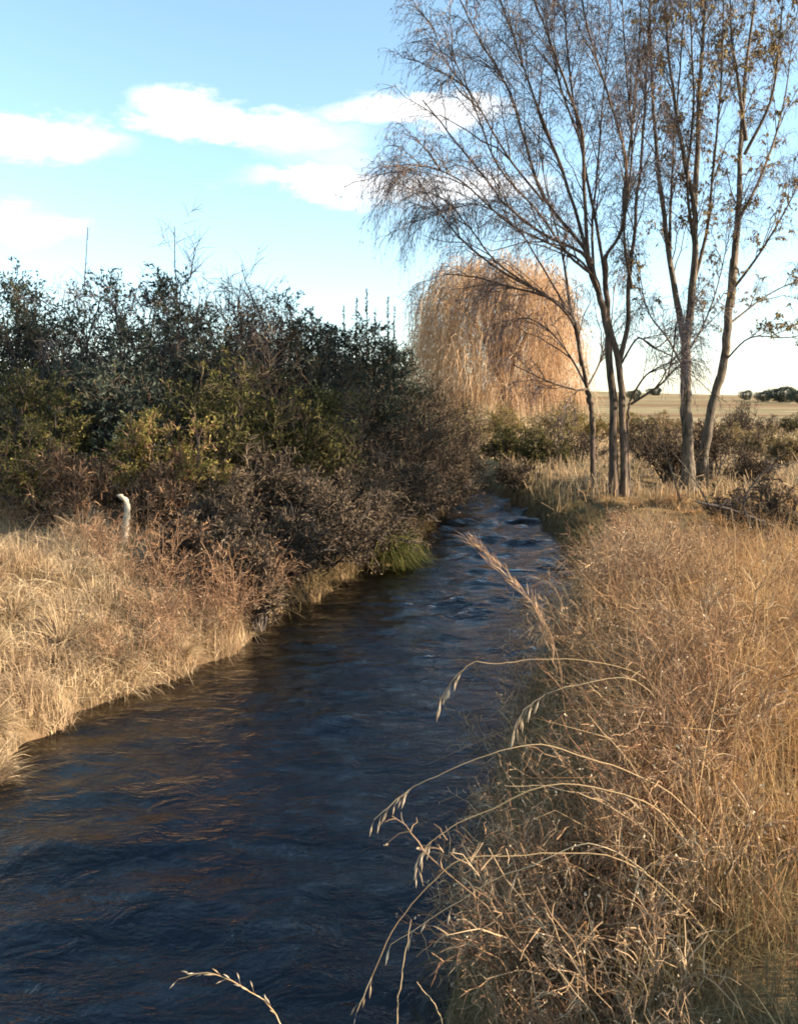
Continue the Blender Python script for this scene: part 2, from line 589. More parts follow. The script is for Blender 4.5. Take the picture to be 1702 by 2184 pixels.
# the stream
wy = np.concatenate([np.arange(-6, 30, 0.07), np.arange(30, 60, 0.5)])
wu = np.linspace(0, 1, 70)
Le, Re = edges(wy)
X = (Le - 0.25)[:, None] * (1 - wu) + (Re + 0.25)[:, None] * wu
Y = np.repeat(wy[:, None], len(wu), 1)
Z = np.zeros_like(X)
wr = np.random.default_rng(8)
for k in range(26):
    lam = wr.uniform(0.16, 1.1)
    th = wr.normal(math.pi / 2, 0.55)
    amp = 0.0042 * lam ** 0.6
    Z += amp * np.sin((X * math.cos(th) + Y * math.sin(th)) * 2 * math.pi / lam + wr.uniform(0, 6.28) + 1.2 * np.sin(X * wr.uniform(0.7, 2.2) + wr.uniform(0, 6)))
Z *= (0.65 + 0.45 * wavy(X, Y * 0.6, 2.2, 10)) * (1 + 2.4 * sstep(7, 15, Y))
q = Q()
i = (np.arange(len(wy) - 1)[:, None] * len(wu) + np.arange(len(wu) - 1)[None, :])
q.add(np.stack([X, Y, Z], -1), np.stack([i, i + 1, i + len(wu) + 1, i + len(wu)], -1), np.zeros(X.size))
tag(q.build('stream_water', M['water'], smooth=True), 'dark rippled stream flowing between the grassy banks', kind='structure')

# ------------------------------------------------------------------ grass


def blades(q, x, y, h, w_, lean, K=4, coh=0.6, scale=1.2, k=0, sink=0.02, zoff=0.0, curl=0.35):
    """h, w_ arrays; the stems of a patch lean alike"""
    N = len(x)
    z = ground_z(x, y)
    th = wavy(x, y, scale, k) * math.pi * 1.3 + rng.normal(size=N) * (1 - coh) * 3.0
    ld = np.stack([np.cos(th), np.sin(th), np.zeros(N)], -1)
    la = np.abs(lean * (0.6 + 0.5 * wavy(x, y, scale * 1.7, k + 4) + rng.normal(size=N) * 0.35))
    s = np.linspace(0, 1, K)
    P = np.stack([x, y, z - sink + zoff], -1)[:, None, :] + np.zeros((N, K, 3))
    hh = h[:, None]
    bend = la[:, None] * s ** 1.7
    P[:, :, 2] += hh * s * np.cos(np.minimum(bend * 0.9, 1.5)) 
    P += ld[:, None, :] * (hh * (np.sin(np.minimum(bend, 1.9)) * s))[..., None]
    P[:, 1:] += rng.normal(size=(N, K - 1, 3)) * (0.03 * h)[:, None, None]
    W = w_[:, None] * np.array([1.0, 0.85, 0.6, 0.15, 0.1])[None, :K] if K <= 5 else w_[:, None]
    side = nrm(np.cross(ld, np.array([0, 0, 1.0])) + rng.normal(size=(N, 3)) * 0.5)
    q.ribbon(P, W, side)


def scatter(n, x0, x1, y0, y1, keep):
    x = rng.uniform(x0, x1, n)
    y = rng.uniform(y0, y1, n)
    m = keep(x, y)
    return x[m], y[m]


def in_view(x, y, margin=0.6):
    return (np.abs(x) < y * 0.475 + margin) & (y > 1.2)


# left bank: pale matted grass running down to the water
def left_keep(lo, hi):
    def f(x, y):
        d = edges(y)[0] - x
        return (d > lo) & (d < hi) & in_view(x, y, 1.0)
    return f


q = Q()
x, y = scatter(130000, -8.5, 1.5, 4.5, 13.0, left_keep(-0.02, 5.5))
d = edges(y)[0] - x
p = rng.random(len(x)) < np.clip(9.5 / y, 0.35, 1) * np.where(d > 3.4, 0.5, 1)
x, y, d = x[p], y[p], d[p]
h = (0.18 + 0.10 * wavy(x, y, 0.7, 2)) * rng.uniform(0.5, 1.5, len(x)) * np.clip(0.7 + d * 1.2, 0.5, 1.2)
blades(q, x, y, h, rng.uniform(0.004, 0.010, len(x)), 1.6, K=4, coh=0.45, scale=0.6, k=1)
tag(q.build('bank_grass', M['straw_pale']), 'pale matted dry grass covering the bank below the dark thicket', 'grass', kind='stuff')

q = Q()                                   # greener fringe trailing at the waterline, left and far left bank
x, y = scatter(520000, -6, 2.0, 5.0, 24.0, left_keep(-0.06, 0.34))
p = (wavy(x, y, 0.6, 14) > -0.25) & (y < 10.2)
x, y = x[p][:7000], y[p][:7000]
blades(q, x, y, rng.uniform(0.15, 0.38, len(x)), rng.uniform(0.004, 0.009, len(x)), 1.5, K=4, coh=0.5, k=11)
tag(q.build('waterline_grass', M['straw_pale']), 'dry grass fringe hanging over the waterline under the pale bank', 'grass', kind='stuff')

q = Q()                                   # trailing growth on the cut bank, thicket shade put into its dark colour
x, y = scatter(420000, -3, 2.0, 9.6, 25.0, left_keep(-0.08, 0.55))
x, y = x[:9000], y[:9000]
blades(q, x, y, rng.uniform(0.2, 0.55, len(x)), rng.uniform(0.006, 0.014, len(x)), 1.7, K=4, coh=0.3, k=19)
tag(q.build('cut_bank_grass', M['bank_shade']), 'growth trailing down the cut bank under the thicket, shade painted into its dull brown', 'grass', kind='stuff')

# right bank
def right_keep(lo, hi):
    def f(x, y):
        d = x - edges(y)[1]
        return (d > lo) & (d < hi) & in_view(x, y, 0.8)
    return f


q = Q()
x, y = scatter(190000, -0.5, 10.5, 1.3, 20.0, right_keep(0.0, 9.0))
p = rng.random(len(x)) < np.clip(1.15 - y / 16.0, 0.28, 1) * np.clip(0.62 + 1.5 * wavy(x, y, 0.7, 12), 0.03, 1) * (0.3 + 0.7 * sstep(0.6, 1.7, x - edges(y)[1]))
x, y = x[p], y[p]
d = x - edges(y)[1]
h = np.clip(0.30 + 0.12 * wavy(x, y, 1.2, 6) + 0.16 * sstep(0.5, 1.5, d) * sstep(2.5, 3.6, y) * (1 - sstep(8, 13, y)), 0.14, 1)
h = h * rng.uniform(0.4, 1.35, len(x)) * np.where(y < 2.7, 0.55, 1.0) * (1 - 0.6 * sstep(7, 10, y))
blades(q, x, y, h, (0.0025 + 0.010 * rng.random(len(x)) ** 2) * np.clip(y / 5.0, 0.7, 2.4), 1.25, K=5, coh=0.35, scale=0.8, k=8)
x, y = scatter(22000, -0.5, 8.0, 2.3, 8.5, right_keep(0.5, 6.0))          # long straws lying across one another
blades(q, x, y, rng.uniform(0.45, 1.05, len(x)), rng.uniform(0.003, 0.008, len(x)) * np.clip(y / 5.0, 0.7, 2.2), 1.5, K=5, coh=0.0, scale=0.8, k=9)
tag(q.build('tall_dry_grass', M['straw_gold']), 'tall golden dry grass covering the bank beside the bare trees', 'grass', kind='stuff')

q = Q()                                   # slack fallen blades and short dull growth near the feet
x, y = scatter(60000, -0.6, 3.0, 1.3, 4.5, right_keep(-0.02, 2.4))
x, y = x[:14000], y[:14000]
blades(q, x, y, rng.uniform(0.10, 0.30, len(x)), rng.uniform(0.002, 0.004, len(x)), 1.6, K=4, coh=0.4, k=13)
x, y = scatter(60000, -0.6, 5.0, 2.0, 24.0, right_keep(-0.05, 0.55))
x, y = x[:10000], y[:10000]
blades(q, x, y, rng.uniform(0.15, 0.40, len(x)), rng.uniform(0.003, 0.008, len(x)), 1.3, K=4, coh=0.4, k=15)
tag(q.build('low_grass', M['straw_dull']), 'short dull green and brown grass low on the near bank', 'grass', kind='stuff')

q = Q()                                   # meadow beyond the trees
x, y = scatter(85000, 1.5, 40, 17.0, 75.0, right_keep(0.0, 60))
p = rng.random(len(x)) < np.clip(20.0 / y, 0.1, 1) ** 1.2
x, y = x[p], y[p]
blades(q, x, y, rng.uniform(0.15, 0.5, len(x)), rng.uniform(0.012, 0.03, len(x)) * np.clip(y / 25, 0.8, 2.2), 0.8, K=3, coh=0.5, scale=4, k=17)
tag(q.build('meadow_grass', M['straw_pale']), 'pale dry meadow grass spreading behind the bare trees', 'grass', kind='stuff')

# ------------------------------------------------------------------ trees


def limb_px(pts, Y, dy=0.0, jit=0.0):
    """pixel path -> 3-D path; the limb runs dy metres deeper along its length"""
    n = len(pts)
    out = []
    for k, (a, b) in enumerate(pts):
        s = k / max(n - 1, 1)
        out.append(at(a, b, Y + dy * s))
    return np.array(out)


def tree(name, label, base_px, Y, trunks, limbs, bark, density=1.0, leaf_mat='twig_leaf', leaf_n=3, twig_L=0.55, second_L=1.7,
         leaf_len=0.07, droop=0.25, brown=0.0, group=None):
    b = at(base_px[0], base_px[1], Y)
    b[2] = ground_z(b[0], b[1])
    root = thing(name, b, label, 'tree', group)
    paths = []
    for pts, r0, r1 in trunks:
        P = limb_px(pts, Y)
        P[0, 2] = ground_z(P[0, 0], P[0, 1]) - 0.05
        C = spline(P, 22)
        C[1:-1] += rng.normal(size=(20, 3)) * 0.012
        R = np.linspace(r0, r1, 22) * 0.74 * (1 + 0.05 * rng.normal(size=22))
        R[:4] *= np.array([1.7, 1.3, 1.12, 1.04])
        R[-2:] *= np.array([0.9, 0.3])
        qq = Q()
        qq.tube(C[None], R[None], 10)
        qq.build('trunk', bark, root, True, b)
    tw = Q()
    lf = Q()
    br = Q()
    dead = Q()
    for pts, r0, r1, dy in limbs:
        P = limb_px(pts, Y, dy) if not isinstance(pts, np.ndarray) else pts
        n = max(12, 4 * len(pts))
        C = spline(P, n)
        seglen = np.linalg.norm(np.diff(C, axis=0), axis=1).sum()
        C[2:] += np.cumsum(rng.normal(size=(n - 2, 3)) * 0.006 * seglen / 5, axis=0)
        R = (r0 + (r1 - r0) * np.linspace(0, 1, n) ** 0.8) * 0.85
        qq = Q()
        qq.tube(C[None], R[None], 7)
        qq.build('limb', bark, root, True, b)
        n2 = max(4, int(seglen * 3.6 * density))
        S = kids(C[None], n2, 0.22, second_L * min(1.0, seglen / 4.0 + 0.25), 1.0, 0.5, 0.25, droop * 0.8, 7, 0.035)
        ln = np.linalg.norm(S[:, -1] - S[:, 0], axis=1)
        br.tube(S, (0.004 + 0.006 * ln)[:, None] * np.linspace(1.1, 0.35, 7)[None], 4)
        T3 = kids(S, int(12 * density) + 1, 0.12, twig_L, 0.9, 0.75, 0.1, droop * 1.5, 5, 0.06)
        tw.ribbon(T3, np.linspace(0.011, 0.004, 5)[None])
        T4 = kids(T3, 3, 0.2, twig_L * 0.7, 0.8, 0.7, -0.3, droop * 2.2, 4, 0.05)
        tw.ribbon(T4, np.linspace(0.008, 0.003, 4)[None])
        pb, pt = sample(T4, leaf_n, 0.3)
        d_ = nrm(pt * 0.5 + rng.normal(size=pt.shape) * 0.35 + np.array([0, 0, -0.9]))
        lf.leaf(pb, d_, rng.uniform(0.6, 1.3, len(pb)) * leaf_len, 0.014)
        if brown > 0:
            pb, pt = sample(T3, 9, 0.3)
            ok = (wavy(pb[:, 0] * 1.0 + pb[:, 1], pb[:, 2], 1.5, 2) > 0.12) & (rng.random(len(pb)) < brown)
            pb = pb[ok]
            if len(pb):
                d_ = nrm(rng.normal(size=pb.shape) * 0.5 + np.array([0, 0, -0.8]))
                dead.leaf(pb, d_, rng.uniform(0.06, 0.13, len(pb)), 0.04)
    br.build('branches', bark, root, False, b)
    tw.build('crown', M['twig'], root, False, b)
    lf.build('leaves', M[leaf_mat], root, False, b)
    dead.build('dead_leaves', M['brown_leaf'], root, False, b)
    return root


# slim tree, left of the stand
tree('bare_tree', 'slim leaning bare tree with low branches arching out over the stream', (1266, 1032), 19.5,
     [([(1266, 1034), (1262, 900), (1251, 825)], 0.085, 0.075)],
     [([(1251, 825), (1236, 749), (1221, 684), (1170, 633), (1084, 608), (1019, 588), (943, 580)], 0.055, 0.012, -2.5),
      ([(1240, 780), (1221, 679), (1145, 618), (1064, 572), (970, 493), (888, 379)], 0.06, 0.014, -1.0),
      ([(1221, 690), (1206, 583), (1191, 500), (1165, 400), (1150, 300)], 0.045, 0.012, 1.5),
      ([(1251, 830), (1225, 832), (1170, 815), (1095, 780)], 0.035, 0.010, -1.5),
      ([(1248, 820), (1215, 760), (1175, 709), (1125, 679), (1069, 689)], 0.035, 0.010, 1.0),
      ([(1250, 830), (1275, 780), (1300, 700), (1310, 600)], 0.035, 0.010, 1.5),
      ([(1145, 618), (1060, 560), (1000, 480), (940, 420), (860, 400)], 0.03, 0.008, -2.0),
      ([(1221, 679), (1150, 560), (1090, 480), (1010, 440), (900, 470)], 0.03, 0.008, -1.0)],
     M['bark_brown'], density=1.0, droop=0.35, leaf_n=1)

tree('bare_tree', 'multi-stemmed bare tree with fan of upright limbs, twin brown trunks by the water', (1318, 1060), 17.5,
     [([(1307, 1058), (1307, 886), (1299, 769), (1292, 684), (1271, 608), (1250, 536)], 0.115, 0.085),
      ([(1331, 1062), (1327, 886), (1319, 775), (1297, 684), (1292, 608), (1289, 542)], 0.10, 0.07),
      ([(1343, 1058), (1337, 936), (1343, 855)], 0.05, 0.035)],
     [([(1271, 606), (1245, 545), (1159, 498), (1083, 439), (1051, 401), (964, 292), (905, 215)], 0.05, 0.012, -1.5),
      ([(1271, 606), (1250, 536), (1159, 422), (1116, 292), (1083, 190), (1013, 70), (970, -20)], 0.055, 0.014, 0.5),
      ([(1268, 598), (1249, 530), (1202, 368), (1159, 260), (1127, 162), (1089, 54), (1040, -80)], 0.055, 0.014, 1.5),
      ([(1266, 592), (1251, 520), (1240, 303), (1224, 227), (1181, 108), (1143, 0), (1110, -110)], 0.055, 0.014, -1.0),
      ([(1291, 606), (1284, 540), (1246, 325), (1221, 162), (1208, 0), (1195, -150)], 0.05, 0.013, 1.0),
      ([(1291, 606), (1291, 545), (1322, 487), (1332, 352), (1300, 227), (1267, 125), (1240, 10), (1225, -120)], 0.05, 0.012, -1.5),
      ([(1330, 460), (1334, 380), (1354, 217), (1365, 80), (1368, -140)], 0.045, 0.012, 0.7),
      ([(1318, 775), (1342, 699), (1347, 608), (1357, 532), (1368, 430), (1376, 300), (1382, 150), (1390, 0), (1392, -160)], 0.07, 0.014, 0.8),
      ([(1280, 630), (1262, 585), (1215, 545), (1150, 455), (1060, 350), (1000, 190), (950, 90)], 0.045, 0.010, -2.0),
      ([(1343, 855), (1377, 800), (1438, 764), (1480, 700)], 0.03, 0.010, -1.0),
      ([(1345, 862), (1413, 815), (1430, 774), (1450, 640)], 0.035, 0.010, -1.5),
      ([(1322, 780), (1360, 720), (1400, 740), (1450, 690), (1500, 620)], 0.03, 0.008, 1.0),
      ([(1278, 625), (1240, 562), (1170, 520), (1080, 470), (980, 380), (900, 350), (840, 380)], 0.035, 0.009, -2.2),
      ([(1159, 430), (1080, 330), (1010, 210), (950, 130), (925, 60)], 0.03, 0.008, -1.2),
      ([(1266, 592), (1262, 470), (1275, 300), (1290, 120), (1300, -60)], 0.04, 0.010, 1.6),
      ([(1347, 615), (1330, 500), (1345, 330), (1330, 150), (1320, -40)], 0.04, 0.010, -1.6),
      ([(1240, 310), (1195, 180), (1165, 60), (1150, -60)], 0.03, 0.009, 1.8),
      ([(1202, 368), (1140, 210), (1100, 100), (1075, -20)], 0.03, 0.009, 0.6)],
     M['bark_brown'], density=1.0, leaf_n=1)

tree('bare_tree', 'thick grey forked trunk right of the twin brown trunks, brambles at its foot', (1468, 1000), 18.6,
     [([(1470, 1004), (1463, 835), (1461, 734)], 0.17, 0.145)],
     [([(1461, 740), (1448, 663), (1428, 562), (1410, 430), (1395, 325), (1387, 200), (1380, 60), (1375, -120)], 0.10, 0.016, 0.5),
      ([(1462, 740), (1478, 608), (1481, 520), (1479, 433), (1455, 325), (1437, 227), (1420, 100), (1408, -120)], 0.11, 0.018, -0.8),
      ([(1479, 450), (1490, 271), (1495, 108), (1500, 0), (1505, -140)], 0.08, 0.016, 1.2),
      ([(1478, 608), (1510, 480), (1525, 330), (1540, 150), (1545, -60)], 0.05, 0.012, -1.2),
      ([(1461, 760), (1500, 690), (1530, 600), (1560, 470)], 0.035, 0.009, 1.5),
      ([(1428, 570), (1430, 420), (1440, 250), (1455, 60), (1460, -60)], 0.045, 0.011, 1.2),
      ([(1481, 530), (1465, 400), (1478, 220), (1470, 40), (1472, -60)], 0.045, 0.011, -1.6),
      ([(1460, 790), (1420, 720), (1380, 660), (1360, 560)], 0.035, 0.009, -1.0)],
     M['bark_grey'], density=0.95, leaf_n=1, brown=0.7)

tree('bare_tree', 'leaning grey trunk tilting outward, withered brown leaves high in its crown', (1500, 960), 20.0,
     [([(1494, 975), (1519, 860), (1544, 774), (1554, 658), (1569, 532)], 0.15, 0.115)],
     [([(1556, 655), (1569, 535), (1576, 433), (1587, 325), (1598, 162), (1620, 0), (1640, -140)], 0.12, 0.02, 0.5),
      ([(1590, 300), (1575, 180), (1560, 80), (1555, -60)], 0.06, 0.014, -1.0),
      ([(1556, 690), (1615, 643), (1676, 608), (1740, 590)], 0.035, 0.01, 1.0),
      ([(1560, 620), (1620, 540), (1680, 440), (1730, 330)], 0.045, 0.01, -1.0),
      ([(1574, 470), (1630, 360), (1670, 230), (1690, 90)], 0.05, 0.012, 1.3),
      ([(1545, 770), (1600, 720), (1680, 720), (1750, 700)], 0.03, 0.009, -1.4),
      ([(1587, 330), (1640, 220), (1660, 80), (1670, -60)], 0.05, 0.012, -1.0)],
     M['bark_grey'], density=0.95, leaf_n=1, brown=1.0)


def free_tree(name, label, x, y, hgt, spread, n, bark, zmin=0.64):
    """a tree whose foot stands outside the picture"""
    b = np.array([x, y, float(ground_z(x, y))])
    root = thing(name, b, label, 'tree')
    C = spline(np.array([[0, 0, -0.05], [0.05, 0.1, hgt * 0.15], [0.0, 0.0, hgt * 0.32], [-0.1, 0.1, hgt * 0.5]]) + b, 16)
    qq = Q()
    qq.tube(C[None], np.linspace(0.2, 0.12, 16)[None], 9)
    qq.build('trunk', bark, root, True, b)
    tw, lf, br = Q(), Q(), Q()
    for k in range(n):
        th = 2.4 * k + rng.uniform(-0.3, 0.3)
        s = rng.uniform(0.62, 1.0)
        r = spread * math.sqrt(rng.uniform(0.15, 1))
        st = C[6 + k % 10]
        e = b + np.array([r * math.cos(th), r * math.sin(th), hgt * rng.uniform(zmin, 1.0)])
        mid = st * 0.5 + e * 0.5 + np.array([0.12 * r * math.cos(th), 0.12 * r * math.sin(th), 0.1])
        L = spline([st, mid, e], 12)
        qq = Q()
        qq.tube(L[None], np.linspace(0.06, 0.012, 12)[None], 6)
        qq.build('limb', bark, root, True, b)
        S = kids(L[None], 16, 0.45, 1.6, 1.0, 0.7, 0.25, 0.2, 6, 0.04)
        br.tube(S, np.linspace(0.013, 0.004, 6)[None], 4)
        T3 = kids(S, 9, 0.15, 0.6, 0.9, 0.75, 0.0, 0.5, 4, 0.06)
        tw.ribbon(T3, np.linspace(0.012, 0.005, 4)[None])
        pb, pt = sample(T3, 8, 0.2)
        d_ = nrm(pt * 0.4 + rng.normal(size=pt.shape) * 0.5 + np.array([0, 0, -0.7]))
        lf.leaf(pb, d_, rng.uniform(0.10, 0.19, len(pb)), 0.07)
    br.build('branches', bark, root, False, b)
    tw.build('crown', M['twig'], root, False, b)
    lf.build('leaves', M['brown_leaf'], root, False, b)
    return root


free_tree('bare_tree', 'tree outside the picture whose crown shades the waterside end of the thicket', 11.5, 14.6, 12.5, 3.6, 18, M['bark_dark'], 0.36)
free_tree('bare_tree', 'tall tree outside the picture whose high crown shades the evergreen shrubs across the stream', 9.4, 9.4, 13.4, 3.2, 14, M['bark_dark'], 0.7)


# weeping willow far down the stream
def willow():
    Yw = 44.0
    b = at(1075, 880, Yw)
    b[2] = ground_z(b[0], b[1])
    root = thing('willow_tree', b, 'round orange-brown weeping willow standing down the stream', 'tree')
    qq = Q()
    C = spline([b + [0, 0, -0.1], b + [0.1, 0, 1.5], b + [0.0, 0.2, 3.2]], 10)
    qq.tube(C[None], np.linspace(0.42, 0.3, 10)[None], 9)
    qq.build('trunk', M['bark_brown'], root, True, b)
    top = at(1075, 575, Yw)[2]
    W = (at(1222, 700, Yw)[0] - at(892, 700, Yw)[0]) / 2
    cx = (at(1222, 700, Yw)[0] + at(892, 700, Yw)[0]) / 2
    Hh = top - b[2]
    st = Q()
    tips = []
    for k in range(16):
        th = k * 2.4
        r = W * math.sqrt((k + 0.5) / 16) * 0.8
        zc = Hh * (0.97 - 0.30 * (r / W) ** 2.4)
        e = np.array([cx + r * math.cos(th), b[1] + r * math.sin(th), b[2] + zc])
        L = spline([C[-1 - k % 3], C[-1] * 0.45 + e * 0.55 + np.array([0, 0, 0.5]), e], 12)
        ql = Q()
        ql.tube(L[None], np.linspace(0.15, 0.03, 12)[None], 6)
        ql.build('limb', M['bark_brown'], root, True, b)
        tips.append(L)
    N = 12500
    th = rng.uniform(0, 2 * math.pi, N)
    zf = rng.uniform(0.22, 1.0, N)                       # how high the strand starts
    prof = np.interp(zf, [0, 0.3, 0.55, 0.8, 0.92, 1.0], [0.86, 0.97, 1.0, 0.95, 0.80, 0.35])
    rr = prof * (1 - 0.55 * rng.random(N) ** 1.8)
    lump = 1 + 0.13 * np.sin(th * 4 + zf * 6 + 1) + 0.09 * np.sin(th * 9 - zf * 11) + rng.normal(size=N) * 0.07 + 0.12 * (rng.random(N) < 0.06)
    x = cx + W * rr * np.cos(th) * lump
    y = b[1] + W * rr * np.sin(th) * lump
    z = b[2] + Hh * zf * (1 + 0.06 * np.sin(th * 5 + rr * 7)) + rng.normal(size=N) * 0.3
    ln = rng.uniform(0.3, 1.5, N)
    ln = np.minimum(ln, z - b[2] - 0.3)
    K = 6
    s = np.linspace(0, 1, K)
    P = np.stack([x, y, z], -1)[:, None, :] + np.zeros((N, K, 3))
    phi = th + rng.normal(size=N) * 0.9
    out = np.stack([np.cos(phi), np.sin(phi), 0 * th], -1)
    P += out[:, None, :] * (rng.uniform(0.1, 1.0, N)[:, None] * np.sin(np.minimum(s * 2.2, 1.57)))[:, :, None]
    P[:, :, 2] += 0.3 * np.sin(np.minimum(s * 4, 3.14))[None] - ln[:, None] * s[None] ** 1.4
    P[:, 1:] += rng.normal(size=(N, K - 1, 3)) * 0.06
    st.ribbon(P, np.linspace(0.034, 0.014, K)[None])
    st.build('crown', M['willow'], root, False, b)


willow()

# ------------------------------------------------------------------ shrubs


def shrub(name, label, c, rx, ry, hgt, leaf, twig, cat='shrub', stems=26, n2=9, n3=7, nl=7, leaf_len=0.06, leaf_w=0.028, bare=0.0,
          group=None, seed=None, whips=1, lean=0.0, twig_w=0.010):
    """stems from the foot fan out to a lumpy dome; twigs and leaves fill it"""
    b = np.array([c[0], c[1], float(ground_z(c[0], c[1]))])
    if b[2] < 0.1:
        b[2] = 0.1
    root = thing(name, b, label, cat, group)
    th = rng.uniform(0, 2 * math.pi, stems)
    rr = np.sqrt(rng.uniform(0.02, 1, stems))
    lump = 1 + 0.16 * np.sin(th * 3 + rng.uniform(0, 6)) + 0.1 * np.sin(th * 7)
    e = np.stack([rx * rr * np.cos(th) * lump + lean * rr, ry * rr * np.sin(th) * lump,
                  hgt * (np.sqrt(np.clip(1 - 0.9 * rr ** 2.6, 0.02, 1))) * (1 - 0.8 * rng.random(stems) ** 2.4)], -1) + b
    st = b + np.stack([rx * 0.35 * rr * np.cos(th), ry * 0.35 * rr * np.sin(th), np.full(stems, -0.05)], -1)
    K = 7
    s = np.linspace(0, 1, K)[None, :, None]
    mid = st * 0.5 + e * 0.5 + np.array([0, 0, 0.18 * hgt])
    P = (1 - s) ** 2 * st[:, None] + 2 * s * (1 - s) * mid[:, None] + s ** 2 * e[:, None]
    P[:, 1:] += rng.normal(size=(stems, K - 1, 3)) * 0.03 * hgt
    qq = Q()
    qq.tube(P, np.linspace(0.022, 0.007, K)[None], 5)
    qq.build('stems', M['bark_dark'], root, False, b)
    sc = (rx + ry + hgt) / 3
    S = kids(P, n2, 0.2, 0.50 * sc, 0.75, 0.75, 0.25, 0.1, 5, 0.07)
    S[:, :, 2] = np.maximum(S[:, :, 2], 0.12)
    T = kids(S, n3, 0.15, 0.24 * sc, 0.8, 0.8, 0.2, 0.15, 3, 0.07)
    tw = Q()
    tw.ribbon(S, np.linspace(twig_w * 1.3, twig_w * 0.6, 5)[None])
    tw.ribbon(T, np.linspace(twig_w, twig_w * 0.45, 3)[None])
    if whips:
        Wp = kids(P, whips, 0.75, 0.34 * sc, 1.0, 0.5, 0.55, 0.05, 5, 0.05)
        tw.ribbon(Wp, np.linspace(twig_w * 1.1, twig_w * 0.5, 5)[None])
        tw.ribbon(kids(Wp, 4, 0.2, 0.14 * sc, 0.9, 0.6, 0.3, 0.0, 3, 0.05), np.linspace(twig_w * 0.8, twig_w * 0.4, 3)[None])
    tw.build('twigs', twig, root, False, b)
    if nl:
        lf = Q()
        pb, pt = sample(T, nl, 0.1)
        if bare > 0:
            keep = (wavy(pb[:, 0] + pb[:, 2], pb[:, 1] - pb[:, 2], 0.9 * sc, 3) + rng.normal(size=len(pb)) * 0.3) > (bare * 2 - 1)
            pb, pt = pb[keep], pt[keep]
        # rnd follows clumps so light and dark tufts appear
        cl = np.clip(0.5 + 0.35 * wavy(pb[:, 0] * 1.3 + pb[:, 2], pb[:, 1] + pb[:, 2] * 1.7, 0.5, 5) + rng.normal(size=len(pb)) * 0.25, 0, 1)
        lf.leaf(pb, nrm(pt + rng.normal(size=pt.shape) * 0.7), rng.uniform(0.6, 1.4, len(pb)) * leaf_len, leaf_w, cl)
        lf.build('foliage', leaf, root, False, b)
    return root


def by_px(px, py_top, Yd):
    p = at(px, py_top, Yd)
    return p[0], p[1], p[2] - float(ground_z(p[0], p[1]))


G = 'dense thicket along the far bank'
